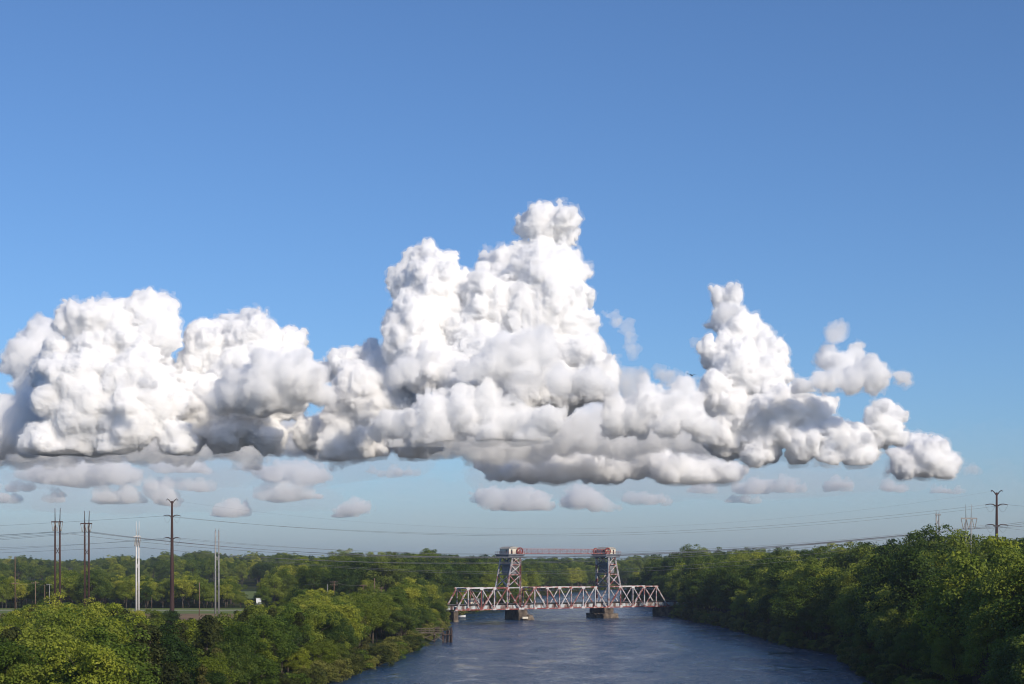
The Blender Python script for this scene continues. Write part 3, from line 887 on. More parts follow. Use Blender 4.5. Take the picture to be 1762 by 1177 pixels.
def horned_pole(label, Y, px, y_top, arms, half, r0, r1):
    x0 = x_at(px, Y)
    zg = float(ground_z(x0, Y)) - 0.3
    e = at_empty('steel_monopole', (x0, Y, zg), 0, label, 'pylon', 'dark steel monopoles')
    zt = z_at(y_top, Y) - zg
    bm = bmesh.new()
    n = 10
    tube_bm(bm, [(0, 0, (zt - 0.7) * k / n) for k in range(n + 1)], [r0 + (r1 - r0) * k / n for k in range(n + 1)], 12)
    finish('pole', bm, rust_m, e, True)
    for s in (-1, 1):
        bm = bmesh.new()
        tube_bm(bm, [(0, 0, zt - 1.6), (s * 0.7, 0, zt - 0.6), (s * 1.35, 0, zt - 0.05), (s * 1.5, 0, zt - 0.1), (s * 1.5, 0, zt - 0.6)], [0.16, 0.13, 0.1, 0.1, 0.08], 8)
        finish('horn', bm, rust_m, e, True)
    for ya in arms:
        za = z_at(ya, Y) - zg
        for s in (-1, 1):
            bm = bmesh.new()
            tube_bm(bm, [(0, 0, za - 0.55), (s * half * 0.35, 0, za + 0.05), (s * half * 0.6, 0, za + 0.12), (s * half, 0, za - 0.12)], [0.2, 0.13, 0.12, 0.08], 8)
            finish('arm', bm, rust_m, e, True)
            bm = bmesh.new()
            pts = [(s * (half - (half - 0.3) * t), 0.1, za - 0.2 - 1.9 * math.sin(math.pi * t)) for t in np.linspace(0, 1, 11)]
            tube_bm(bm, pts, [0.03] * 11, 4)
            finish('jumper_loop', bm, wire_m, e)
    return e


horned_pole('tall dark brown steel monopole with two short arms standing in the field', 480, 296, 858, (887, 925.5), 2.5, 0.78, 0.26)
horned_pole('dark steel monopole with forked top and wide arms rising from the wooded bank', 450, 1715, 843, (868, 903), 3.1, 0.7, 0.25)


def utility_pole(px, Y, y_top, y_base, label, arms=(), half=1.1, r=0.16, mat=None, lean=0.0):
    x0 = x_at(px, Y)
    zg = float(ground_z(x0, Y)) - 0.3
    e = at_empty('utility_pole', (x0, Y, zg), 0, label, 'utility pole', 'small timber utility poles')
    h = z_at(y_top, Y) - zg
    pole('pole', (0, 0, 0), (lean, 0, h), r * 1.2, r * 0.8, mat or timber, e)
    for ya in arms:
        za = z_at(ya, Y) - zg
        bar('crossarm', (-half, -r - 0.06, za), (half, -r - 0.06, za), 0.14, 0.18, mat or timber, e)
        for k in (-0.9, -0.35, 0.35, 0.9):
            pole('insulator', (half * k, -r - 0.06, za + 0.08), (half * k, -r - 0.06, za + 0.36), 0.07, 0.04, insul, e, 6)


utility_pole(26, 640, 957, 1053, 'tall brown utility pole with one crossarm beyond the farthest H-frame pylon', (1004,), 1.4, 0.2)
utility_pole(61, 690, 1000, 1034, 'short orange-brown utility pole with one pale crossarm before the dark wood', (1003,), 1.7, 0.22)
utility_pole(77, 700, 1006, 1040, 'thin brown utility pole beside the grey one near the H-frame pylons', (), 1.2, 0.17)
utility_pole(85, 700, 1005, 1041, 'thin grey utility pole with crossarm near the H-frame pylons', (1006,), 1.2, 0.15, greypole)
utility_pole(343, 610, 1002, 1063, 'bare brown utility pole without crossarm standing in the mown field', (), 1.2, 0.18)
utility_pole(563.5, 676, 1005, 1031, 'slim pole beside the double-crossarm utility pole in the thicket', (), 1.2, 0.14, greypole)
utility_pole(575, 676, 1000, 1028, 'utility pole with two crossarms above the riverside thicket', (1001.5, 1006.5), 1.6, 0.24)
utility_pole(625, 678, 1006, 1021, 'utility pole with one crossarm between the taller thicket poles', (1007.5,), 1.5, 0.2)
utility_pole(644.5, 680, 995, 1020, 'tallest bare pole above the riverside thicket', (), 1.5, 0.2)
utility_pole(656, 672, 1010, 1034, 'utility pole nearest the river above the thicket', (1012,), 1.2, 0.2)
utility_pole(261, 690, 1028, 1045, 'short slim pole at the edge of the gravel road', (), 1.2, 0.12)


def wire(p0, p1, sag, r, label, grp='power lines across the river'):
    """catenary-like cable"""
    n = 48
    p0, p1 = Vector(p0), Vector(p1)
    bm = bmesh.new()
    pts = []
    for k in range(n + 1):
        t = k / n
        p = p0 + (p1 - p0) * t
        p.z -= sag * 4 * t * (1 - t)
        pts.append(p - p0)
    tube_bm(bm, pts, [r] * (n + 1), 5)
    o = finish('power_line', bm, wire_m, None, True)
    o.location = p0
    return tag(o, label, 'power line', grp)


def wire_px(a, b_, mid_y, r, label, grp='power lines across the river'):
    """a, b_ = (px, py, Y) of the two ends; mid_y = row of the lowest point half way"""
    A, B = pix(*a), pix(*b_)
    M = (A + B) / 2
    zm = z_at(mid_y, M.y)
    return wire(A, B, M.z - zm, r, label, grp)


# monopole circuits
for dy, r, la in ((0, 0.035, 'upper conductor of the monopole circuit sagging over the river'), (1.8, 0.03, 'upper conductor of the monopole circuit sagging over the river')):
    wire_px((280 + 15 * (dy > 0), 888 + dy * 0.2, 480), (1696 + 38 * (dy > 0), 868.5, 450), 919 + dy * 1.6, r, la)
wire_px((283, 925.8, 480), (1696, 903.5, 450), 952.5, 0.03, 'lower conductor of the monopole circuit sagging over the river')
wire_px((311, 926, 480), (1734, 903.5, 450), 954, 0.03, 'lower conductor of the monopole circuit sagging over the river')
wire_px((293, 860, 480), (1709, 845, 450), 910, 0.014, 'thin shield wire hung between the tips of the steel monopoles')
# H-frame conductors
for k, (px0, px1, dz_) in enumerate(((141, 1656, 0.0), (149, 1667, 0.9), (157, 1678, 1.8), (91, 1657, 2.6))):
    wire_px((px0, 915, 535 if k < 3 else 520), (px1, 910, 430), 958 + dz_ * 0.9, 0.05, 'thick conductor of the H-frame line low over the lift bridge')
for k, (px0, mid) in enumerate(((236, 968.5), (238, 970))):
    wire_px((px0, 941, 560), (1500 + 30 * k, 926 + 2 * k, 470), mid, 0.045, 'pale conductor of the white twin-pole line crossing before the bridge towers')
for k, mid in enumerate((983, 987)):
    wire_px((371 + 5 * k, 954 + 3 * k, 555), (1613, 925 + 12 * k, 480), mid, 0.032, 'lowest thin conductor crossing before the wooded bank')
# spans running on away from the river
for k, (a, b_, mid) in enumerate((((280, 888, 480), (-160, 912, 640), 903), ((283, 926, 480), (-160, 952, 640), 944), ((311, 926, 480), (-160, 946, 640), 941))):
    wire_px(a, b_, mid, 0.032, 'monopole conductor running inland from the field', 'power lines inland')
for k, (a, b_, mid) in enumerate((((91, 915, 520), (-170, 930, 700), 925), ((99, 915, 520), (-170, 927, 700), 923), ((107, 915, 520), (-170, 933, 700), 927),
                                  ((141, 915, 535), (-170, 936, 720), 929), ((157, 915, 535), (-170, 938, 720), 931), ((235, 941, 560), (-170, 958, 700), 951))):
    wire_px(a, b_, mid, 0.045, 'H-frame conductor running inland over the dark wood', 'power lines inland')
for k, (a, b_, mid) in enumerate((((1655, 910, 430), (1900, 873, 420), 896), ((1667, 910, 430), (1910, 876, 420), 898), ((1679, 910, 430), (1920, 879, 420), 901),
                                  ((1734, 868.5, 450), (1960, 880, 440), 877), ((1734, 903.5, 450), (1960, 918, 440), 914), ((1697, 903.5, 450), (1960, 925, 440), 919))):
    wire_px(a, b_, mid, 0.045 if k < 3 else 0.03, 'conductor running on over the wooded bank past the grey pylon', 'power lines over the wooded bank')
wire_px((26, 1004, 640), (61, 1003, 690), 1006, 0.025, 'thin local wire between the first two brown utility poles', 'local wires')
wire_px((61, 1003, 690), (85, 1006, 700), 1007, 0.025, 'thin local wire from the orange-brown pole to the grey pole', 'local wires')
wire_px((575, 1002, 676), (380, 1010, 800), 1009, 0.03, 'thin local wire from the double-crossarm pole inland', 'local wires')
wire_px((575, 1002, 676), (625, 1007, 678), 1007, 0.025, 'thin local wire between the thicket poles', 'local wires')
# ------------------------------------------------------------------ vegetation
def leaf_mat(name, dark, mid, light, var=0.72):
    m, nt, out = new_mat(name)
    oi = nt.nodes.new('ShaderNodeObjectInfo')
    n = noise_node(nt, 0.55, 3, 0.6)
    n2 = noise_node(nt, 7.0, 1, 0.5)
    a = N(nt, 'ShaderNodeMath', operation='MULTIPLY_ADD')
    nt.links.new(oi.outputs['Random'], a.inputs[0])
    a.inputs[1].default_value = var
    a.inputs[2].default_value = -var / 2
    b_ = N(nt, 'ShaderNodeMath', operation='ADD')
    nt.links.new(a.outputs[0], b_.inputs[0])
    nt.links.new(n.outputs['Fac'], b_.inputs[1])
    c = N(nt, 'ShaderNodeMath', operation='MULTIPLY_ADD')
    nt.links.new(n2.outputs['Fac'], c.inputs[0])
    c.inputs[1].default_value = 0.35
    c.inputs[2].default_value = -0.175
    d = N(nt, 'ShaderNodeMath', operation='ADD')
    nt.links.new(b_.outputs[0], d.inputs[0])
    nt.links.new(c.outputs[0], d.inputs[1])
    r = ramp(nt, d.outputs[0], [(0.2, dark), (0.5, mid), (0.82, light)])
    df = N(nt, 'ShaderNodeBsdfPrincipled', Roughness=0.55)
    df.inputs['Specular IOR Level'].default_value = 0.12
    tr = nt.nodes.new('ShaderNodeBsdfTranslucent')
    nt.links.new(r.outputs[0], df.inputs['Base Color'])
    nt.links.new(r.outputs[0], tr.inputs['Color'])
    mx = N(nt, 'ShaderNodeMixShader')
    mx.inputs[0].default_value = 0.36
    nt.links.new(df.outputs[0], mx.inputs[1])
    nt.links.new(tr.outputs[0], mx.inputs[2])
    nt.links.new(mx.outputs[0], out.inputs['Surface'])
    return m


LM = {
    'broad': leaf_mat('broadleaf_foliage', (0.046, 0.081, 0.011), (0.112, 0.168, 0.021), (0.251, 0.289, 0.039)),
    'bright': leaf_mat('sunny_yellow_green_foliage', (0.132, 0.173, 0.017), (0.251, 0.289, 0.029), (0.396, 0.393, 0.053)),
    'deep': leaf_mat('deep_green_foliage', (0.031, 0.060, 0.012), (0.073, 0.116, 0.020), (0.159, 0.197, 0.031)),
    'cedar': leaf_mat('cedar_foliage', (0.035, 0.044, 0.011), (0.068, 0.081, 0.020), (0.132, 0.127, 0.034)),
    'shrub': leaf_mat('bank_shrub_foliage', (0.056, 0.070, 0.015), (0.132, 0.144, 0.029), (0.237, 0.231, 0.053)),
}
bark = mottled('tree_bark', [(0.3, (0.045, 0.035, 0.026)), (0.7, (0.12, 0.10, 0.08))], 1.5, 0.95, 5)
twig = mottled('grey_dead_twigs', [(0.3, (0.13, 0.115, 0.10)), (0.7, (0.24, 0.22, 0.2))], 1.5, 0.95, 5)


def leaves(P, Nrm, size, rng, aspect=0.62):
    """one folded diamond per leaf spray"""
    n = len(P)
    a = rng.normal(size=(n, 3))
    t = np.cross(Nrm, a); t /= np.linalg.norm(t, axis=1, keepdims=True) + 1e-9
    s = np.cross(Nrm, t)
    L = (size * rng.uniform(0.6, 1.35, n))[:, None]
    v = np.stack([P - t * L * 0.5, P + s * L * aspect * 0.5 - Nrm * L * 0.08, P + t * L * 0.5, P - s * L * aspect * 0.5 - Nrm * L * 0.08], 1).reshape(-1, 3)
    q = np.arange(n * 4).reshape(n, 4)
    return v, q


def crown_mesh(name, env, nclump, per, crad, size, rng, mat, up=0.45, out_bias=0.9):
    """env(rng) -> clump centre and the outward direction there"""
    PP, NN = [], []
    cs = []
    for _ in range(nclump):
        c, o_ = env(rng)
        r = crad * rng.uniform(0.65, 1.35)
        cs.append(c)
        k = int(per * (r / crad) ** 2)
        d = rng.normal(size=(k, 3)) + o_ * 0.55 + np.array([0, 0, up])
        d /= np.linalg.norm(d, axis=1, keepdims=True)
        rad = r * rng.uniform(0.35, 1.0, k) ** 0.6
        p = c + d * rad[:, None] * np.array([1.15, 1.15, 0.75])
        p += rng.normal(size=(k, 3)) * r * 0.07
        nr = d * 0.95 + rng.normal(size=(k, 3)) * 0.55 + np.array([0, 0, 0.35])
        nr /= np.linalg.norm(nr, axis=1, keepdims=True)
        PP.append(p); NN.append(nr)
    v, q = leaves(np.concatenate(PP), np.concatenate(NN), size, rng)
    me = mesh_np(name, v, q)
    me.materials.append(mat)
    return me, cs


def trunk_mesh(name, H, targets, rng, r0, top, mat, lean=0.03):
    bm = bmesh.new()
    n = 7
    ax = [Vector((lean * H * math.sin(k * 0.9) * k / n, lean * H * math.cos(k * 1.3) * k / n, top * H * k / n)) for k in range(n + 1)]
    tube_bm(bm, ax, [r0 * (1 - 0.8 * k / n) + (0.3 * r0 if k == 0 else 0) for k in range(n + 1)], 7)
    for c in targets:
        c = Vector(c)
        k = max(1, min(n - 1, int(n * min(c.z / (top * H), 1.0) * 0.62)))
        a = ax[k]
        m_ = a.lerp(c, 0.55) + Vector((0, 0, 0.06 * H * rng.uniform(-0.4, 1)))
        rr = r0 * (1 - 0.8 * k / n) * 0.45
        tube_bm(bm, [a, m_, c], [rr, rr * 0.6, rr * 0.2], 5)
    me = bpy.data.meshes.new(name)
    bm.to_mesh(me); bm.free()
    me.materials.append(mat)
    for p in me.polygons: p.use_smooth = True
    return me


def env_round(H, cz, rx, rz, seed):
    ph = np.random.default_rng(seed).uniform(0, 6.28, 6)
    def f(rng):
        d = rng.normal(size=3); d /= np.linalg.norm(d)
        if d[2] < -0.55: d[2] = -d[2]
        az = math.atan2(d[1], d[0])
        lump = 1 + 0.2 * math.sin(2 * az + ph[0]) + 0.14 * math.sin(3 * az + ph[1] + 3 * d[2]) + 0.12 * math.sin(5 * d[2] + ph[2])
        k = rng.uniform(0.35, 0.98) ** 0.6 * lump
        return np.array([d[0] * rx * k, d[1] * rx * k, cz + d[2] * rz * k * (1 + 0.1 * math.sin(az + ph[3]))]), d
    return f


def env_cone(H, rx, z0):
    def f(rng):
        t = rng.random() ** 1.35
        z = z0 + (H * 0.985 - z0) * t
        r = rx * (1 - t) ** 0.95 * rng.uniform(0.55, 1.0)
        az = rng.uniform(0, 6.283)
        d = np.array([math.cos(az), math.sin(az), 0.55])
        return np.array([math.cos(az) * r, math.sin(az) * r, z]), d / np.linalg.norm(d)
    return f


PROTO = {}


def add_proto(kind, H, crown, trunk):
    PROTO.setdefault(kind, []).append((H, crown, trunk))


trng = np.random.default_rng(21)
for k in range(5):       # broad trees, 14 m
    H = 14.0
    rx, rz = H * trng.uniform(0.25, 0.36), H * trng.uniform(0.37, 0.45)
    for mk in ('broad', 'bright', 'deep'):
        if mk != 'broad' and k > 2: continue
        me, cs = crown_mesh(mk + '_crown', env_round(H, H * 0.56, rx, rz, k * 7 + len(mk)), 56, 165, H * 0.105, 0.36, trng, LM[mk])
        tm = trunk_mesh('trunk', H, cs[:16], trng, 0.24, 0.8, bark)
        add_proto(mk, H, me, tm)
for k in range(3):       # tall narrow-crowned trees, 22 m
    H = 22.0
    me, cs = crown_mesh('tall_crown', env_round(H, H * 0.60, H * trng.uniform(0.22, 0.27), H * 0.385, k + 50), 90, 135, H * 0.075, 0.42, trng, LM['broad' if k else 'deep'])
    add_proto('tall', H, me, trunk_mesh('trunk', H, cs[:20], trng, 0.36, 0.85, bark))
for k in range(3):       # cedars, 9 m
    H = 9.0
    me, cs = crown_mesh('cedar_crown', env_cone(H, H * trng.uniform(0.19, 0.26), 0.5), 75, 75, H * 0.07, 0.30, trng, LM['cedar'], up=0.9)
    add_proto('cedar', H, me, trunk_mesh('trunk', H, cs[:8], trng, 0.16, 0.9, bark, 0.01))
for k in range(2):       # pines, 20 m
    H = 20.0
    me, cs = crown_mesh('pine_crown', env_round(H, H * 0.76, H * 0.2, H * 0.22, k + 70), 42, 100, H * 0.065, 0.36, trng, LM['deep'], up=0.6)
    add_proto('pine', H, me, trunk_mesh('trunk', H, cs[:18], trng, 0.27, 0.93, bark, 0.015))
for k in range(4):       # shrubs, 4 m
    H = 4.0
    me, cs = crown_mesh('shrub_crown', env_round(H, H * 0.42, H * 0.55, H * 0.5, k + 90), 26, 90, H * 0.17, 0.27, trng, LM['shrub' if k < 3 else 'broad'])
    add_proto('shrub', H, me, trunk_mesh('stem', H, cs[:12], trng, 0.1, 0.6, bark, 0.08))


def dead_tree(seed, H=9.0):
    r = random.Random(seed)
    bm = bmesh.new()
    def grow(p, d, L, rad, lv):
        q = p + d * L
        m_ = p.lerp(q, 0.5) + Vector((r.uniform(-1, 1), r.uniform(-1, 1), r.uniform(-.3, 1))) * L * 0.08
        tube_bm(bm, [p, m_, q], [rad, rad * 0.8, rad * 0.55], 5 if lv < 2 else 3)
        if lv < 5:
            for _ in range(3 if lv < 4 else 4):
                nd = (d + Vector((r.uniform(-1, 1), r.uniform(-1, 1), r.uniform(-0.25, 0.8))) * 0.62).normalized()
                grow(p.lerp(q, r.uniform(0.55, 1.0)), nd, L * r.uniform(0.55, 0.78), rad * 0.5, lv + 1)
    grow(Vector((0, 0, 0)), Vector((0.03, 0, 1)), H * 0.33, 0.15, 0)
    me = bpy.data.meshes.new('bare_branches')
    bm.to_mesh(me); bm.free()
    me.materials.append(twig)
    return me


# ---- where trees stand
def E(*pts):
    a = np.array(pts, float)
    return lambda px: np.interp(px, a[:, 0], a[:, 1])


E1 = E((-200, 1050), (0, 1062), (25, 1050), (60, 1038), (110, 1036), (160, 1035), (200, 1040), (225, 1052), (255, 1062), (290, 1078), (325, 1064), (350, 1060), (385, 1062), (410, 1048), (440, 1042), (470, 1040), (500, 1034), (540, 1026), (610, 1026), (650, 1034), (690, 1046), (715, 1062), (745, 1090))
E2 = E((440, 1040), (470, 1016), (520, 1010), (560, 1022), (580, 1026), (610, 1022), (640, 1018), (665, 1020), (690, 1004), (720, 992), (740, 988), (752, 1005), (760, 1035), (770, 1060))
E3 = E((-200, 990), (0, 988), (30, 996), (60, 998), (85, 1000), (118, 980), (140, 990), (165, 976), (200, 986), (225, 994), (250, 990), (265, 1004), (300, 990), (335, 986), (360, 1004), (380, 996), (398, 992), (410, 1006), (418, 1030), (440, 1030), (452, 1005), (462, 988), (480, 976), (520, 966), (570, 962), (592, 952), (610, 960), (660, 958), (700, 954), (735, 951), (765, 957), (800, 959), (870, 961), (900, 966), (930, 962), (1000, 967), (1060, 962), (1100, 965), (1160, 955))
E4 = E((-200, 962), (0, 960), (40, 957), (70, 962), (110, 963), (165, 962), (215, 954), (250, 963), (285, 951), (310, 956), (335, 947), (352, 948), (380, 951), (400, 957), (436, 950), (460, 956), (490, 952), (560, 958), (700, 960), (870, 962), (1000, 960), (1140, 957), (1300, 950))
ER = E((1120, 985), (1140, 972), (1165, 955), (1200, 950), (1300, 953), (1400, 947), (1480, 940), (1540, 926), (1580, 916), (1610, 908), (1640, 916), (1665, 932), (1690, 940), (1715, 934), (1735, 940), (1750, 922), (1800, 915))
ER2 = E((1000, 967), (1060, 962), (1120, 960), (1150, 953), (1164, 945), (1175, 946), (1190, 940), (1215, 942), (1240, 950), (1290, 944), (1340, 950), (1420, 946), (1500, 945), (1800, 945))

spots = []       # X, Y, height, kind, zone


def scatter(zone, x0, x1, y0, y1, step, keep, env, hnat, kinds, seed, hmin=3.0, fov=0.345):
    r = random.Random(seed)
    Y = y0
    while Y < y1:
        X = x0 + r.uniform(0, step)
        while X < x1:
            px_, py_ = X + r.uniform(-.42, .42) * step, Y + r.uniform(-.42, .42) * step
            X += step
            if py_ < 20 or abs(px_) > fov * py_ + 8: continue
            d = float(river_d(px_, py_))
            if d < 1.5 or not keep(px_, py_, d): continue
            pxl = CXP + FPX * px_ / py_
            zt = CAM_H - (float(env(pxl)) - HYP) / FPX * py_
            zg = float(ground_z(px_, py_))
            h = r.uniform(*hnat)
            if d < 7: h *= r.uniform(0.55, 0.8)
            room = zt - zg
            if h > room: h = room * r.uniform(0.66, 1.0)
            if h < hmin: continue
            kd = kinds(r, px_, py_, d, h, pxl)
            spots.append((px_, py_, h, kd, zone))
        Y += step


def mix(r, **w):
    t = r.random() * sum(w.values())
    for k, v in w.items():
        t -= v
        if t <= 0: return k
    return k


def k_left(r, x, y, d, h, px):
    if 205 < px < 430 and r.random() < 0.55: return 'cedar'
    if px < 30 and r.random() < 0.6: return 'cedar'
    if h < 5: return mix(r, shrub=3, cedar=1, broad=1)
    return mix(r, bright=5 if 20 < px < 230 or 480 < px < 700 else 3, broad=4, deep=1.6, cedar=1.2)


def k_strip(r, x, y, d, h, px):
    if h < 5: return mix(r, shrub=3, broad=1)
    return mix(r, broad=5, bright=2.6, deep=2.6, tall=1 if h > 13 else 0.01)


def k_wood(r, x, y, d, h, px):
    if h < 5: return 'shrub'
    return mix(r, broad=4, deep=3, bright=1.4, tall=2.5 if h > 14 else 0.01, pine=1.0 if h > 15 and px < 200 else 0.15 if h > 15 else 0.01)


def k_right(r, x, y, d, h, px):
    if h < 5: return mix(r, shrub=3, broad=1)
    return mix(r, broad=5, bright=1.2, deep=3, tall=3 if h > 15 else 0.01)


on_bridge = lambda x, y: -60 < (Vector((x, y, 0)) - Vector((P0.x, P0.y, 0))).dot(U) < 170 and -3.5 < (Vector((x, y, 0)) - Vector((P0.x, P0.y, 0))).dot(Vector((-U.y, U.x, 0))) < BW + 3.5
field = lambda x, y: (x < -78 and 440 < y < 700) or (x < -60 and 440 < y < 545 and x / y < -0.135)
near_jetty = lambda x, y: -29 < x < -12 and 446 < y < 486
ok = lambda x, y, d: not on_bridge(x, y) and not field(x, y) and not near_jetty(x, y)
scatter('left_near', -190, -36, 190, 440, 6.2, lambda x, y, d: ok(x, y, d) and x < 0, E1, (9, 15), k_left, 1, 2.6)
scatter('left_strip', -110, -20, 440, 668, 6.5, lambda x, y, d: ok(x, y, d) and x < 0, E2, (9, 17), k_strip, 2, 2.6)
scatter('left_wood', -420, 20, 690, 860, 8.5, lambda x, y, d: ok(x, y, d) and x < xl(y), E3, (13, 24), k_wood, 3, 4)
scatter('left_wood', -420, 120, 860, 1180, 11.0, lambda x, y, d: ok(x, y, d) and x < xl(y) and not (-245 < x < -110 and 840 < y < 1065 and x / y < -0.142), E3, (15, 25), k_wood, 4, 5)
scatter('far_wood', -800, 420, 1180, 1560, 15.0, lambda x, y, d: x < xl(y) or d > 40, E3 if False else (lambda p: np.where(p > 470, np.minimum(E3(p), E4(p) + 3), E4(p) + 10)), (16, 24), k_wood, 5, 6)
scatter('far_wood', -900, 700, 1560, 2100, 20.0, lambda x, y, d: True, E4, (17, 26), k_wood, 6, 6)
scatter('right_near', 60, 240, 190, 480, 7.2, lambda x, y, d: ok(x, y, d) and x > 40, ER, (13, 25), k_right, 7, 3)
scatter('right_near', 60, 260, 480, 720, 8.0, lambda x, y, d: ok(x, y, d) and x > 40, ER, (13, 23), k_right, 8, 3)
scatter('right_wood', 60, 520, 720, 1000, 11.0, lambda x, y, d: ok(x, y, d) and x > xr(y), ER2, (14, 24), k_right, 9, 5)
scatter('right_wood', 60, 900, 1000, 1600, 16.0, lambda x, y, d: x > xr(y) + 3, ER2, (15, 25), k_right, 10, 6)
# the highest tree and the few that stand out of the skyline
for px_, Y_, py_, kd in ((1612, 400, 909, 'tall'), (1640, 385, 918, 'tall'), (1590, 415, 918, 'tall'), (1165, 905, 944, 'deep'), (1188, 860, 939, 'tall'), (1755, 330, 920, 'deep'), (592, 800, 951, 'tall'), (735, 860, 950, 'tall'), (120, 760, 980, 'pine'), (398, 780, 992, 'broad'), (1712, 380, 934, 'bright')):
    X_ = x_at(px_, Y_)
    spots.append((X_, Y_, z_at(py_, Y_) - float(ground_z(X_, Y_)), kd, 'right_near' if X_ > 40 and Y_ < 700 else 'right_wood' if X_ > 40 else 'left_wood'))
# bank shrubs hanging over the water
srng = random.Random(77)
shrubs = []
for side, f, y0, y1 in (('left', xl, 290, 660), ('right', xr, 250, 720), ('leftfar', xl, 700, 1330), ('rightfar', xr, 720, 1040)):
    Y = y0
    while Y < y1:
        x_ = float(f(Y)) + (-1 if side.startswith('left') else 1) * srng.uniform(-0.4, 2.6)
        if not near_jetty(x_, Y) and not on_bridge(x_, Y):
            shrubs.append((x_, Y, srng.uniform(2.2, 5.2), 'shrub', side))
        Y += srng.uniform(1.8, 3.6) * (2.0 if 'far' in side else 1.0)

ADJ = {'broad': 'mid-green', 'bright': 'yellow-green', 'deep': 'dark green', 'tall': 'tall slender-crowned', 'cedar': 'conical dark olive', 'pine': 'long-trunked'}
NAME = {'broad': 'broadleaf_tree', 'bright': 'broadleaf_tree', 'deep': 'broadleaf_tree', 'tall': 'broadleaf_tree', 'cedar': 'cedar_tree', 'pine': 'pine_tree', 'shrub': 'shrub'}
WORD = {'broad': 'broadleaf tree', 'bright': 'broadleaf tree', 'deep': 'broadleaf tree', 'tall': 'broadleaf tree', 'cedar': 'cedar', 'pine': 'pine'}
WHERE = {'left_near': 'in the sunlit thicket before the pylon field', 'left_strip': 'in the wood between the timber jetty and the pylon field',
         'left_wood': 'in the wood behind the pylon field and bridge', 'right_near': 'on the steep wooded bank opposite the jetty', 'right_wood': 'in the wood beyond the far end of the bridge', 'far_wood': 'on the far hazy ridge'}


def where(s):
    z = s[4]
    px_ = CXP + FPX * s[0] / s[1]
    if z == 'left_near':
        return 'in the thicket before the brown H-frame pylons' if px_ < 200 else 'in the thicket before the mown field' if px_ < 430 else 'on the sunlit bank short of the jetty'
    if z == 'right_near':
        return 'on the steep bank below the forked steel monopole' if s[1] < 400 else 'on the steep bank opposite the jetty' if s[1] < 560 else 'on the steep bank beside the shaded abutment'
    return WHERE[z]


def plant(s, label, cat, group, r):
    x_, y_, h, kd, zone = s
    H, cm, tm = r.choice(PROTO[kd])
    e = at_empty(NAME[kd], (x_, y_, float(ground_z(x_, y_)) - 0.15), r.uniform(0, 6.283), label, cat, group)
    k = h / H
    w = k * r.uniform(0.92, 1.18) * (1.25 if h < 0.6 * H and kd != 'cedar' else 1.0)
    e.scale = (w, w, k)
    c = link('crown' if kd != 'shrub' else 'foliage', cm, None, e)
    t = link('trunk' if kd != 'shrub' else 'stem', tm, None, e)


pr = random.Random(99)
score = []
for i, s in enumerate(spots):
    d = float(river_d(s[0], s[1]))
    a = s[2] / s[1] * (1.5 if d < 25 else 1.0)
    pxl = CXP + FPX * s[0] / s[1]
    top = HYP - FPX * (float(ground_z(s[0], s[1])) + s[2] - CAM_H) / s[1]
    if pxl < -30 or pxl > 1792 or top > 1185: a *= 0.02
    score.append((-a, i))
score.sort()
single = set(i for _, i in score[:285])
rest = []
for i, s in enumerate(spots):
    if i in single and s[3] != 'shrub':
        size = 'Large' if s[2] > 13 else 'Small' if s[2] < 8 else ''
        la = (ADJ[s[3]] + ' ' + WORD[s[3]] + ' ' + where(s))
        if s[2] > 14 and s[3] != 'tall': la = 'big ' + la
        elif s[2] < 8: la = 'low ' + la
        plant(s, la, 'tree', la, pr)
    else:
        rest.append(s)
sh_near = [s for s in shrubs if s[4] in ('left', 'right')]
rest += [s for s in shrubs if s[4] not in ('left', 'right')]
for s in sh_near:
    side = 'jetty bank short of the jetty' if s[4] == 'left' and s[1] < 475 else 'jetty bank between jetty and abutment' if s[4] == 'left' else 'shaded bank below the forked monopole' if s[1] < 400 else 'shaded bank opposite the jetty' if s[1] < 560 else 'shaded bank by the far abutment'
    la = ('tall' if s[2] > 4.1 else 'low' if s[2] < 3.1 else 'leafy') + ' shrub over the water on the ' + side
    plant((s[0], s[1], s[2], 'shrub', 'x'), la, 'shrub', la, pr)
# two bare grey trees
for k, (px_, Y_, py_, la) in enumerate(((428, 345, 1066, 'leafless grey tree among the dark cedars before the pylon field'), (1486, 395, 1105, 'leafless grey small tree at the water edge of the shaded bank'))):
    X_ = x_at(px_, Y_)
    zg = float(ground_z(X_, Y_))
    e = at_empty('bare_tree', (X_, Y_, zg - 0.1), k, la, 'tree')
    s_ = (z_at(py_, Y_) - zg) / 9.0
    e.scale = (s_, s_, s_)
    link('branches', dead_tree(k + 3), None, e)

# the remaining trees: woods too dense to count, instanced on points
proto_col = bpy.data.collections.new('tree_forms')
forms = []
for kd in ('broad', 'bright', 'deep', 'tall', 'cedar', 'pine', 'shrub'):
    for (H, cm, tm) in PROTO[kd]:
        bm = bmesh.new()
        bm.from_mesh(cm)
        nf = len(bm.faces)
        bm.from_mesh(tm)
        bm.faces.ensure_lookup_table()
        for f in bm.faces[nf:]: f.material_index = 1
        me = bpy.data.meshes.new(kd + '_form')
        bm.to_mesh(me); bm.free()
        me.materials.append(cm.materials[0]); me.materials.append(tm.materials[0])
        o = bpy.data.objects.new('form_%02d' % len(forms), me)
        proto_col.objects.link(o)
        forms.append((kd, H))


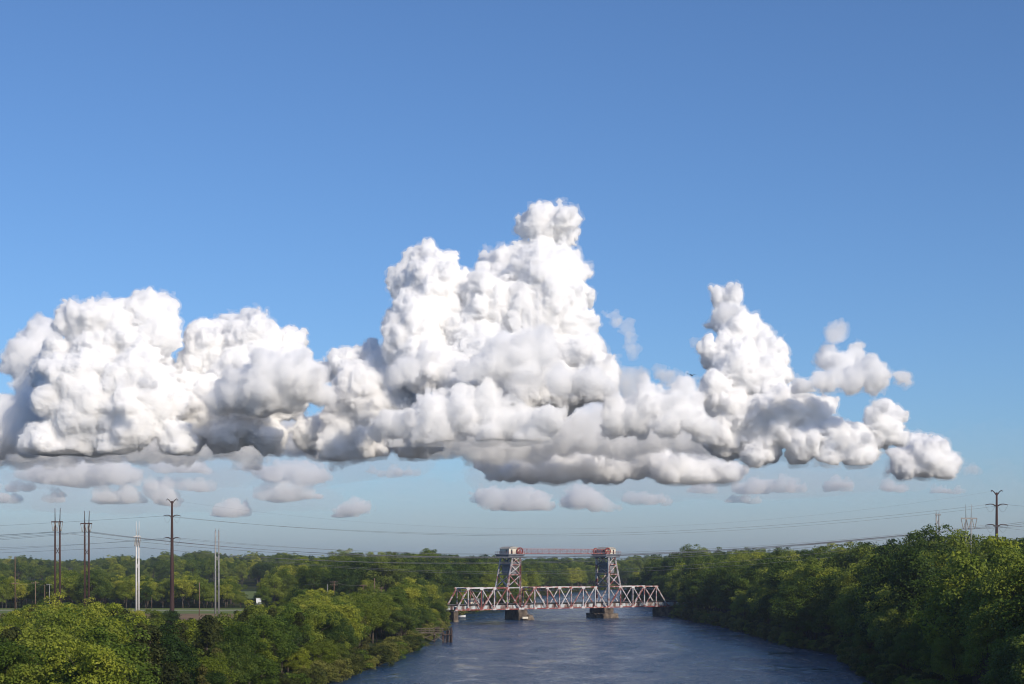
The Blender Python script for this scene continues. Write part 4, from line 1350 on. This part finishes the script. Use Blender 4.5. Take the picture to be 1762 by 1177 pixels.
def wood(name, ss, label):
    r = random.Random(len(ss))
    n = len(ss)
    v = np.array([(s[0], s[1], float(ground_z(s[0], s[1])) - 0.15) for s in ss], np.float32)
    me = bpy.data.meshes.new(name)
    me.vertices.add(n)
    me.vertices.foreach_set('co', v.ravel())
    idx, rot, scl = [], [], []
    for s in ss:
        opts = [i for i, f in enumerate(forms) if f[0] == s[3]]
        i = r.choice(opts)
        k = s[2] / forms[i][1]
        w = k * r.uniform(0.95, 1.2) * (1.25 if s[2] < 0.6 * forms[i][1] and s[3] != 'cedar' else 1.0)
        idx.append(i); rot.append(r.uniform(0, 6.283)); scl.append((w, w, k))
    me.attributes.new('form', 'INT', 'POINT').data.foreach_set('value', idx)
    me.attributes.new('turn', 'FLOAT', 'POINT').data.foreach_set('value', rot)
    me.attributes.new('size', 'FLOAT_VECTOR', 'POINT').data.foreach_set('vector', np.array(scl, np.float32).ravel())
    o = link(name, me)
    tag(o, label, 'woodland', None, 'stuff')
    ng = bpy.data.node_groups.new(name, 'GeometryNodeTree')
    ng.interface.new_socket('Geometry', in_out='INPUT', socket_type='NodeSocketGeometry')
    ng.interface.new_socket('Geometry', in_out='OUTPUT', socket_type='NodeSocketGeometry')
    gi = ng.nodes.new('NodeGroupInput'); go = ng.nodes.new('NodeGroupOutput')
    m2p = ng.nodes.new('GeometryNodeMeshToPoints')
    ci = ng.nodes.new('GeometryNodeCollectionInfo')
    ci.inputs['Collection'].default_value = proto_col
    ci.inputs['Separate Children'].default_value = True
    ci.inputs['Reset Children'].default_value = True
    ip = ng.nodes.new('GeometryNodeInstanceOnPoints')
    ip.inputs['Pick Instance'].default_value = True
    def attr(nm, dt):
        a = ng.nodes.new('GeometryNodeInputNamedAttribute')
        a.data_type = dt
        a.inputs['Name'].default_value = nm
        return [x for x in a.outputs if x.name == 'Attribute' and x.enabled][0]
    cx_ = ng.nodes.new('ShaderNodeCombineXYZ')
    ng.links.new(attr('turn', 'FLOAT'), cx_.inputs[2])
    ng.links.new(gi.outputs[0], m2p.inputs[0])
    ng.links.new(m2p.outputs[0], ip.inputs['Points'])
    ng.links.new(ci.outputs[0], ip.inputs['Instance'])
    ng.links.new(attr('form', 'INT'), ip.inputs['Instance Index'])
    ng.links.new(cx_.outputs[0], ip.inputs['Rotation'])
    ng.links.new(attr('size', 'FLOAT_VECTOR'), ip.inputs['Scale'])
    ng.links.new(ip.outputs[0], go.inputs[0])
    md = o.modifiers.new('trees', 'NODES')
    md.node_group = ng
    return o


zones = {}
for s in rest:
    z = s[4]
    z = {'leftfar': 'left_wood', 'rightfar': 'right_wood'}.get(z, z)
    zones.setdefault(z, []).append(s)
WL = {'left_near': 'dense thicket undergrowth filling the bank before the pylon field', 'left_strip': 'dense trees filling the bank behind the timber jetty',
      'left_wood': 'green wood massed behind the pylon field and the lift bridge', 'right_near': 'dense shaded trees filling the steep bank opposite the jetty',
      'right_wood': 'green wood rising beyond the far end of the bridge', 'far_wood': 'hazy blue-green wooded ridge on the horizon'}
for z, ss in zones.items():
    wood('woodland', ss, WL[z])
print('TREES', len(spots), 'single', len(single), 'shrubs', len(shrubs), {k: len(v) for k, v in zones.items()})
# ------------------------------------------------------------------ clouds
# Cumulus heaps some 15 km off: every heap is a field of billows on billows,
# polygonised into one closed hull that is filled with scattering vapour.
crng = np.random.default_rng(7)
_lat = crng.random((64, 64, 64)).astype(np.float32)


def vnoise(p):
    i = np.floor(p).astype(np.int64)
    f = (p - i).astype(np.float32)
    f = f * f * (3 - 2 * f)
    i0 = i & 63
    i1 = (i + 1) & 63
    out = 0
    for dx in (0, 1):
        wx = f[:, 0] if dx else 1 - f[:, 0]
        ix = (i1 if dx else i0)[:, 0]
        for dy in (0, 1):
            wy = f[:, 1] if dy else 1 - f[:, 1]
            iy = (i1 if dy else i0)[:, 1]
            for dz in (0, 1):
                wz = f[:, 2] if dz else 1 - f[:, 2]
                iz = (i1 if dz else i0)[:, 2]
                out = out + wx * wy * wz * _lat[ix, iy, iz]
    return out


def surface_nets(vol, org, h):
    s = vol < 0
    c = s[:-1, :-1, :-1].astype(np.uint8)
    tot = np.zeros_like(c)
    for dx in (0, 1):
        for dy in (0, 1):
            for dz in (0, 1):
                tot += s[dx:dx + c.shape[0], dy:dy + c.shape[1], dz:dz + c.shape[2]]
    act = (tot > 0) & (tot < 8)
    I, J, K = np.nonzero(act)
    idx = np.full(act.shape, -1, np.int32)
    idx[I, J, K] = np.arange(len(I))
    acc = np.zeros((len(I), 3), np.float32)
    cnt = np.zeros(len(I), np.float32)
    cor = [(0, 0, 0), (1, 0, 0), (0, 1, 0), (1, 1, 0), (0, 0, 1), (1, 0, 1), (0, 1, 1), (1, 1, 1)]
    vals = [vol[I + a, J + b, K + d] for a, b, d in cor]
    for e0 in range(8):
        for ax in range(3):
            if cor[e0][ax] == 0:
                t = list(cor[e0]); t[ax] = 1
                e1 = cor.index(tuple(t))
                v0, v1 = vals[e0], vals[e1]
                cr = (v0 < 0) != (v1 < 0)
                tt = np.where(cr, v0 / np.where(cr, v0 - v1, 1), 0)
                pos = np.zeros((len(I), 3), np.float32)
                pos[:] = cor[e0]
                pos[:, ax] = tt
                acc[cr] += pos[cr]
                cnt[cr] += 1
    v = (np.stack([I, J, K], 1) + acc / cnt[:, None]) * h + np.array(org)
    quads = []
    for ax in range(3):
        a1, a2 = [(1, 2), (2, 0), (0, 1)][ax]
        sl0 = [slice(None)] * 3; sl1 = [slice(None)] * 3
        sl0[ax] = slice(0, -1); sl1[ax] = slice(1, None)
        s0 = s[tuple(sl0)]; s1 = s[tuple(sl1)]
        e = np.stack(np.nonzero(s0 != s1), 1)
        ok = (e[:, a1] > 0) & (e[:, a2] > 0) & (e[:, a1] < s.shape[a1] - 1) & (e[:, a2] < s.shape[a2] - 1)
        e = e[ok]
        flip = s0[e[:, 0], e[:, 1], e[:, 2]]
        def at(d1, d2):
            q = e.copy(); q[:, a1] -= d1; q[:, a2] -= d2
            return idx[q[:, 0], q[:, 1], q[:, 2]]
        q = np.stack([at(1, 1), at(0, 1), at(0, 0), at(1, 0)], 1)
        q = np.where(flip[:, None], q, q[:, ::-1])
        quads.append(q)
    return v, np.concatenate(quads)


def biggest_piece(v, q):
    n = len(v)
    lab = np.arange(n)
    e = np.concatenate([q[:, [0, 1]], q[:, [1, 2]], q[:, [2, 3]], q[:, [3, 0]]])
    while True:
        m = np.minimum(lab[e[:, 0]], lab[e[:, 1]])
        new = lab.copy()
        np.minimum.at(new, lab[e[:, 0]], m)
        np.minimum.at(new, lab[e[:, 1]], m)
        while True:
            n2 = new[new]
            if np.array_equal(n2, new): break
            new = n2
        if np.array_equal(new, lab): break
        lab = new
    keep = lab == np.bincount(lab).argmax()
    ren = np.cumsum(keep) - 1
    return v[keep], ren[q[keep[q[:, 0]]]]


def make_cloud(lobes, Y, base=None, h=13.0, rough=1.0, seed=0, kids=13, squash=1.0, label='', mat=None, name='cumulus_cloud', fringe=22.0, fill=False, grow=1.0):
    """lobes: (px, py, r px[, depth px]); base: row of the flat underside"""
    rng = np.random.default_rng(seed)
    u = Y / FPX
    if fill:
        xs = sorted(lobes, key=lambda l: l[0])
        ext = []
        for a, b in zip(xs[:-1], xs[1:]):
            for t in (0.33, 0.66):
                ext.append(tuple(a[i] + (b[i] - a[i]) * t + (rng.uniform(-4, 4) if i < 2 else 0) for i in range(min(len(a), len(b)))))
        lobes = xs + ext
    if grow != 1.0:
        lobes = [(l[0], l[1], l[2] * grow) + tuple(l[3:]) for l in lobes]
    top = min(l[1] for l in lobes)
    sph = []
    for l in lobes:
        dep = l[3] if len(l) > 3 else -(l[1] - top) * 0.35 + rng.uniform(-25, 25)
        c = np.array([(l[0] - CXP) * u, Y + dep * u, CAM_H - (l[1] - HYP) * u])
        R = l[2] * u
        sph.append((c, R))
        if kids:
            n = int(kids * (0.6 + 0.8 * rng.random())) + 3
            for _ in range(n):
                d = rng.normal(size=3); d /= np.linalg.norm(d)
                if d[1] > 0.4: d[1] = -d[1]
                if d[2] < -0.35: d[2] = -d[2]
                r1 = R * rng.uniform(0.22, 0.48)
                c1 = c + d * (R * 1.02 - r1 * rng.uniform(0.5, 1.0))
                sph.append((c1, r1))
                if r1 > 2.2 * h:
                    for _ in range(12):
                        e = rng.normal(size=3) + d * 0.8; e /= np.linalg.norm(e)
                        r2 = r1 * rng.uniform(0.2, 0.42)
                        sph.append((c1 + e * r1 * rng.uniform(0.78, 0.98), r2))
    cs = np.array([s[0] for s in sph]); rs = np.array([s[1] for s in sph])
    pad = 4 * h + 40
    lo = (cs - rs[:, None]).min(0) - pad
    hi = (cs + rs[:, None]).max(0) + pad
    zb = None
    if base is not None:
        zb = CAM_H - (base - HYP) * u
        lo[2] = max(lo[2], zb - 8 * h)
    nn = np.ceil((hi - lo) / h).astype(int) + 1
    vol = np.full(nn, 1e4, np.float32)
    ax = [lo[i] + h * np.arange(nn[i]) for i in range(3)]
    for c, r in sph:
        k = 0.27 * r
        m = r + 3.0 * h + k + fringe
        a = np.maximum(np.floor((c - m - lo) / h).astype(int), 0)
        b = np.minimum(np.ceil((c + m - lo) / h).astype(int) + 1, nn)
        if np.any(b <= a): continue
        gx = (ax[0][a[0]:b[0]] - c[0])[:, None, None]
        gy = (ax[1][a[1]:b[1]] - c[1])[None, :, None]
        gz = ((ax[2][a[2]:b[2]] - c[2]) / squash)[None, None, :]
        d = np.sqrt(gx * gx + gy * gy + gz * gz) - r
        sub = vol[a[0]:b[0], a[1]:b[1], a[2]:b[2]]
        hh = np.clip(0.5 + 0.5 * (sub - d) / k, 0, 1)
        sub[...] = sub * (1 - hh) + d * hh - k * hh * (1 - hh)
    # fine ragged relief, only near the surface
    band = np.abs(vol) < 9 * h
    I = np.stack(np.nonzero(band), 1)
    P = I * h + lo
    off = np.array([seed * 3.7, seed * 1.3, seed * 5.1])
    nz = 0
    fac = float(np.clip(max(l[2] for l in lobes) * u / 230.0, 0.3, 1.0))
    for s, a in ((520, 120), (250, 85), (125, 62), (62, 46), (34, 34)):
        s *= fac
        a *= fac
        if s < 2.0 * h: continue
        q = vnoise(P / s + off)
        nz = nz + ((0.42 - np.abs(q * 2 - 1)) * a if s < 300 * fac else (0.5 - q) * a)
    f = vol[I[:, 0], I[:, 1], I[:, 2]] + nz * rough * 0.8
    if zb is not None:
        und = zb + ((vnoise(P / 700 + off) - 0.5) * 110 + (vnoise(P / 190 + off) - 0.5) * 70) * fac
        f = np.maximum(f, (und - P[:, 2]) * 0.45)
    vol[I[:, 0], I[:, 1], I[:, 2]] = f
    if zb is not None:
        vol[:, :, ax[2] < zb - 5 * h] = np.maximum(vol[:, :, ax[2] < zb - 5 * h], h)
    for k in (0, -1):
        vol[k] = np.maximum(vol[k], h); vol[:, k] = np.maximum(vol[:, k], h); vol[:, :, k] = np.maximum(vol[:, :, k], h)
    v, q = surface_nets(vol, lo, h)
    if len(v) == 0:
        print('EMPTY CLOUD', label)
        return None
    v, q = biggest_piece(v, q)
    ctr = np.array([v[:, 0].mean(), v[:, 1].mean(), v[:, 2].min()])
    o = link(name, mesh_np(name, v - ctr, q, smooth=True), mat)
    o.location = ctr
    if fringe:
        fv = vol - fringe
        if zb is not None:
            fv = np.maximum(fv, ((zb - 2.2 * h) - ax[2])[None, None, :] * 0.7)
        for k in (0, -1):
            fv[k] = np.maximum(fv[k], h); fv[:, k] = np.maximum(fv[:, k], h); fv[:, :, k] = np.maximum(fv[:, :, k], h)
        v, q = surface_nets(fv, lo, h)
        v, q = biggest_piece(v, q)
        link('misty_fringe', mesh_np('misty_fringe', v - ctr, q, smooth=True), fringe_mat, o)
    tag(o, label, 'cloud', 'white cumulus clouds over the river')
    return o


def vapour(name, dens, col=(0.995, 0.993, 0.99, 1)):
    m, nt, out = new_mat(name)
    pv = nt.nodes.new('ShaderNodeVolumeScatter')
    pv.inputs['Color'].default_value = col
    pv.inputs['Density'].default_value = dens
    pv.inputs['Anisotropy'].default_value = 0.0
    nt.links.new(pv.outputs[0], out.inputs['Volume'])
    return m


cloud_mat = vapour('cloud_vapour', 0.062)
soft_mat = vapour('soft_cloud_vapour', 0.022)
fringe_mat = vapour('cloud_fringe_vapour', 0.004)
far_mat = vapour('thin_cloud_vapour', 0.0055)
veil_mat = vapour('veil_vapour', 0.0004, (0.995, 0.975, 0.98, 1))
bank_mat = vapour('horizon_vapour', 0.00011, (0.995, 0.97, 0.98, 1))
front_mat = vapour('front_haze_vapour', 0.00013, (0.97, 0.98, 1.0, 1))
deck_mat = vapour('deck_vapour', 0.0045)

CL = cloud_mat
# the left heap and its shoulder
make_cloud([(248,545,55),(200,560,55),(275,575,38),(140,562,42),(122,548,25),(180,620,70),(110,620,38),(150,680,70),(170,720,55),(225,600,60),
            (220,680,60),(250,650,45),(280,700,55),(110,650,45),(200,740,45),(250,740,50),(140,740,45),(160,770,40),(230,770,40),(320,765,40),(100,770,35)], 15000, 783, seed=1, mat=CL,
           label='tall billowing white cumulus heap above the two brown H-frame pylons')
make_cloud([(75,590,38),(50,620,40),(30,632,25),(60,660,40),(95,700,40),(80,720,50),(35,720,40),(-10,730,45),(60,755,40),(0,770,40),(-40,760,40)], 16000, 790, seed=2, mat=soft_mat,
           label='hazier cumulus shoulder half hidden behind the heap above the brown pylons')
make_cloud([(400,590,52),(445,588,52),(365,600,45),(490,600,40),(510,625,32),(345,640,45),(420,660,70),(480,670,60),(360,700,55),(430,720,55),(445,560,28),(410,562,26),
            (305,640,24),(285,645,22),(320,690,45),(530,640,22),(400,758,34),(470,758,32),(540,752,30),(340,755,32)], 15400, 788, seed=4, mat=CL,
           label='broad round-topped cumulus heap above the pale grey twin poles')
make_cloud([(450,692,44,-215),(500,685,50,-230),(550,682,45,-230),(580,700,28,-215),(420,708,30,-210),(530,712,32,-225),(480,712,34,-225)], 15400, 740, seed=5, mat=soft_mat, kids=11,
           label='flat-based grey cumulus puff drifting in front of the round-topped heap')
make_cloud([(600,630,38),(640,630,38),(670,640,35),(562,640,22),(620,680,50),(675,680,45),(650,705,50),(600,730,45),(690,735,45),(640,765,40),(580,770,35),(720,765,40)], 15050, 792, seed=6, mat=CL,
           label='low rounded cumulus saddle between the round-topped heap and the tallest tower')
# the tallest tower
make_cloud([(930,395,38),(900,395,28),(965,390,32),(928,366,18),(975,410,25),(890,385,18),(940,420,34),
 (930,480,62),(870,480,52),(970,470,42),(850,460,33),(900,455,40),(980,520,38),(920,550,70),(970,570,50),(850,540,60),(990,485,20),
 (735,462,40),(765,472,30),(717,462,26),(702,492,33),(740,505,50),(795,515,38),(720,545,45),(692,565,25),(720,590,50),(760,560,40),(700,620,35),
 (800,580,45),(850,580,48),(830,620,50),(780,620,45),(960,620,55),(1000,620,36),(1015,660,40),(960,670,50),(900,640,60),(740,650,45),(800,670,50),(880,690,50)], 15200, 740, seed=3, mat=CL,
           label='tallest white cumulus tower with a round knob on top above the lift bridge')
make_cloud([(875,645,42,-240),(925,635,38,-250),(840,658,30,-240),(812,666,18,-250),(900,660,40,-250),(950,655,18,-240)], 15200, 680, seed=8, mat=soft_mat, kids=11,
           label='grey flat-bottomed puff in front of the middle of the tallest tower')
make_cloud([(720,662,20,-250),(742,645,15,-250),(700,676,16,-250),(690,684,10,-250)], 15200, 690, seed=9, mat=soft_mat, kids=9,
           label='small dark slanting cloud scrap against the lower left of the tallest tower')
make_cloud([(905,690,24,-280),(955,690,26,-280),(1000,686,28,-280),(1030,697,16,-280),(880,692,14,-280)], 15200, 709, seed=10, mat=soft_mat, kids=9,
           label='long dark flat cloud scrap below the grey puff of the tallest tower')
make_cloud([(1045,668,26,30),(1075,655,24,30),(1098,652,18,30),(1060,640,20,30),(1030,650,24,30),(1085,680,22,30)], 15400, 712, seed=33, mat=deck_mat, rough=1.4,
           label='pale translucent cloud skirt on the flank of the tallest tower below the curled wisp')
# the broken deck under the towers
make_cloud([(745,742,40,-240),(700,752,30,-230),(668,762,22,-230),(775,728,28,-240),(812,738,36,-250),(838,718,24,-255),(866,746,40,-260),(898,728,26,-265),(930,748,42,-280),(962,732,24,-280),(985,752,32,-280),(1012,742,20,-275),(770,764,26,-250),(845,770,28,-270),(905,776,26,-280),(800,712,16,-245)], 15200, 782, seed=11, mat=soft_mat, rough=1.6,
           label='ragged pale cloud deck along the foot of the tallest tower')
make_cloud([(1062,742,36,-230),(1105,722,36,-235),(1150,728,40,-240),(1095,698,24,-230),(1150,700,26,-235),(1085,760,26,-230),(1178,755,30,-230),(1125,752,32,-250),(1040,758,20,-230)], 15200, 778, seed=12, mat=soft_mat, rough=1.5,
           label='rounded grey-white heap between the tallest tower and the pointed tower')
make_cloud([(850,800,32),(900,806,32),(960,806,34),(1020,804,34),(1080,804,32),(1140,806,32),(1200,806,30),(1000,785,30),(1120,788,28),(1250,806,26),(930,785,26)], 19000, 832, seed=13, mat=soft_mat, h=20, rough=1.5, squash=0.75, fill=True, grow=1.15,
           label='long flat grey-white cloud bar lying over the lift bridge')
# the pointed tower
make_cloud([(1245,513,26),(1230,508,17),(1262,506,15),(1250,550,33),(1270,572,35),(1290,590,33),(1260,620,45),(1310,620,38),(1232,620,30),(1330,650,28),(1280,660,55),
 (1210,605,15),(1190,596,9),(1220,690,35),(1245,672,35),(1215,720,33),(1260,720,50),(1320,720,55),(1380,720,42),(1405,705,28),(1300,760,50),(1235,760,42),(1360,770,42),(1420,760,42),
 (1460,770,38),(1500,745,38),(1480,720,22),(1530,722,20),(1510,712,20),(1525,762,22),(1450,785,33),(1400,795,28),(1280,790,33),(1350,795,28)], 15000, 812, seed=14, mat=CL,
           label='pointed white cumulus tower with a small head on a narrow neck')
make_cloud([(1225,562,17,-160),(1240,558,13,-160),(1214,566,10,-160)], 15000, 578, seed=15, mat=soft_mat, kids=9,
           label='small grey puff on the neck of the pointed tower')
make_cloud([(1440,570,18),(1433,580,14),(1447,563,10)], 14600, None, seed=16, mat=deck_mat, kids=13, h=12, rough=1.6,
           label='small detached puff floating highest beside the pointed tower')
make_cloud([(1428,622,22),(1470,615,20),(1488,640,18),(1450,635,26),(1500,650,14)], 14600, 660, seed=17, mat=soft_mat, kids=13, h=12, rough=1.5,
           label='ragged white cloud tuft below the small detached puff')
make_cloud([(1440,668,28,-120),(1480,668,26,-120),(1520,664,15,-120),(1400,668,25,-120),(1362,680,18,-120),(1460,655,22,-120)], 14600, 693, seed=18, mat=soft_mat, kids=13, h=12, rough=1.5,
           label='grey-bottomed drifting cloud just below the ragged white tuft')
make_cloud([(1575,766,26),(1600,782,26),(1552,790,22),(1630,797,18),(1590,800,24),(1560,806,18),(1612,800,20),(1540,808,14)], 15600, 824, seed=19, mat=CL, grow=1.2, fill=True,
           label='low domed cumulus at the tapering end of the cloud bank, above the dark steel pole')
make_cloud([(1672,808,9),(1684,810,8),(1660,812,7)], 15600, 818, seed=20, mat=deck_mat, kids=11, h=11, rough=1.5,
           label='tiny last puff trailing the low domed cumulus')
make_cloud([(1060,545,20),(1044,540,11),(1078,566,16),(1084,588,14),(1072,550,12),(1090,606,10)], 14500, None, seed=21, mat=deck_mat, kids=13, h=12, rough=1.9,
           label='curled detached wisp beside the tallest tower')
make_cloud([(1146,652,20),(1158,666,16),(1138,640,12),(1150,680,14)], 14500, None, seed=22, mat=deck_mat, kids=13, h=12, rough=1.8,
           label='faint small puff between the curled wisp and the pointed tower')
make_cloud([(268,679,9,-215),(295,682,9,-215),(312,686,7,-215),(246,682,6,-215)], 15000, 690, seed=23, mat=soft_mat, kids=7, h=14,
           label='thin dark scrap lying across the heap above the brown pylons')
make_cloud([(1472,722,9,-215),(1490,726,8,-215),(1458,716,6,-215)], 15000, 732, seed=24, mat=soft_mat, kids=7, h=14,
           label='thin dark scrap against the broad flank of the pointed tower')
make_cloud([(1420,776,9,-230),(1440,772,11,-230),(1456,780,8,-230),(1402,772,7,-230)], 15000, 784, seed=25, mat=soft_mat, kids=7, h=14,
           label='ragged dark scrap low on the flank of the pointed tower')
# the dim continuous deck behind
make_cloud([(560,745,45,20),(620,740,50,30),(690,735,52,10),(760,730,55,30),(830,735,55,10),(900,735,55,30),(980,740,52,10),(1050,735,50,20),(1120,735,50,10),(1190,745,45,20),(1230,750,40,0)], 17500, 805, seed=31, mat=deck_mat, rough=1.6, fill=True, h=20,
           label='dim continuous cloud deck filling in behind the feet of the tallest tower')
make_cloud([(-40,760,40,20),(40,755,42,10),(120,755,42,20),(210,758,42,10),(300,758,42,20),(390,755,42,10),(480,750,42,20),(560,755,38,10)], 17800, 802, seed=32, mat=deck_mat, rough=1.6, fill=True, h=20,
           label='dim continuous cloud deck filling in behind the feet of the heaps above the pylons')
# far rows near the horizon
FAR = [
 ([(80,812,26),(120,812,30),(165,812,28),(200,818,18),(50,815,18),(230,822,12)], 836, 'flat white far-off cloud row above the brown H-frame pylons'),
 ([(300,800,18),(330,804,16),(270,803,16),(355,812,12)], 816, 'faint far-off cloud under the dark base of the round-topped heap'),
 ([(420,805,14),(470,815,20),(520,817,22),(555,822,14),(500,806,14)], 832, 'long far-off white bar above the pale grey twin poles'),
 ([(450,852,11),(490,852,15),(530,852,13),(548,856,8)], 860, 'thin far-off bar just under the long white bar'),
 ([(372,884,12),(395,878,15),(412,876,11),(358,886,8)], 889, 'small ragged far-off puff low above the pale grey twin poles'),
 ([(590,884,11),(612,876,13),(626,874,8),(575,888,7)], 890, 'small ragged far-off puff low over the wooded bank'),
 ([(90,858,13),(98,848,8),(110,864,9)], 868, 'tiny far-off puff between the two brown H-frame pylons'),
 ([(14,856,11),(4,862,9),(30,862,7)], 866, 'tiny far-off puff beyond the brown H-frame pylons'),
 ([(185,856,15),(215,858,16),(170,862,10),(240,862,9)], 868, 'low far-off cloud left of the tall dark steel pole'),
 ([(265,846,13),(285,856,15),(300,860,9)], 868, 'low far-off cloud behind the tall dark steel pole top'),
 ([(825,855,14),(850,860,20),(885,866,18),(920,868,16),(945,870,10)], 880, 'white far-off puff row above the lifting bridge towers'),
 ([(985,862,17),(1005,858,13),(1030,868,14),(1060,872,10),(965,868,10)], 880, 'second white far-off puff row above the lifting bridge towers'),
 ([(1200,838,11),(1225,842,10),(1185,843,8)], 850, 'small far-off puff under the foot of the pointed tower'),
 ([(1270,840,11),(1310,838,13),(1350,840,13),(1380,842,9)], 850, 'thin far-off bar under the pointed tower'),
 ([(1440,834,10),(1462,838,9),(1425,840,7)], 846, 'small ragged far-off puff under the low right flank of the pointed tower'),
 ([(1605,846,8),(1622,844,9),(1640,846,7)], 852, 'smooth little far-off cloud above the pylon behind the trees'),
 ([(20,838,10),(55,842,9),(-10,842,9)], 848, 'faint far-off bar at the edge of the row above the brown pylons'),
 ([(250,836,10),(290,834,12),(330,838,11),(360,840,8)], 846, 'grey far-off bar between the flat white row and the long white bar'),
 ([(1085,858,10),(1115,862,11),(1145,862,9)], 870, 'small far-off bar beyond the second puff row'),
 ([(1240,862,8),(1275,860,9),(1300,862,7)], 868, 'faint far-off streak low under the thin bar of the pointed tower'),
 ([(1490,840,9),(1520,838,10),(1548,841,8)], 848, 'faint far-off streak under the end of the cloud bank'),
 ([(640,810,10),(680,812,10),(715,814,7),(600,812,9)], 820, 'thin pale far-off streak below the low cumulus saddle'),
]
for k, (lb, bs, la) in enumerate(FAR):
    make_cloud(lb, 24000, bs, seed=40 + k, mat=far_mat, kids=10, h=17, squash=0.68, label=la, rough=1.5, fringe=0, fill=True, grow=1.42)

# thin veils of vapour around the cloud feet
for k, (lb, Yv, la) in enumerate([
 ([(60,800,60),(220,800,60),(380,800,60),(540,800,55),(690,790,50)], 28000, 'broad thin bluish veil hanging under the left cloud heaps'),
 ([(860,820,50),(1000,825,55),(1150,825,55),(1300,825,50),(1440,825,42),(1560,825,32)], 28000, 'broad thin bluish veil hanging under the pointed tower'),
 ([(20,850,40),(160,855,42),(300,858,42),(440,858,38),(560,860,28)], 32000, 'thin far-off haze bank low above the pylons'),
 ([(x_, 905, 75) for x_ in range(-150, 1950, 110)], 36000, 'smooth pale haze bank lying along the whole horizon'),
 ([(x_, 815, 62) for x_ in range(-150, 1950, 100)], 12500, 'faint bluish haze layer drawn before the cloud feet')]):
    make_cloud(lb, Yv, None, seed=80 + k, mat=veil_mat if k < 3 else bank_mat if k == 3 else front_mat, kids=8, h=45, squash=0.55, fringe=0, fill=True, grow=1.3, rough=0.8, label=la, name='cloud_veil')
# ------------------------------------------------------------------ haze
m, nt, out = new_mat('summer_haze')
pv = nt.nodes.new('ShaderNodeVolumePrincipled')
pv.inputs['Color'].default_value = (0.80, 0.88, 1.0, 1)
pv.inputs['Density'].default_value = 0.000075
pv.inputs['Anisotropy'].default_value = 0.2
nt.links.new(pv.outputs[0], out.inputs['Volume'])
bm = bmesh.new()
box_bm(bm, (-6050, 1500, 30.0), (6050, 1500, 30.0), 9100, 67.5)
tag(finish('haze', bm, m, None), kind='stuff')
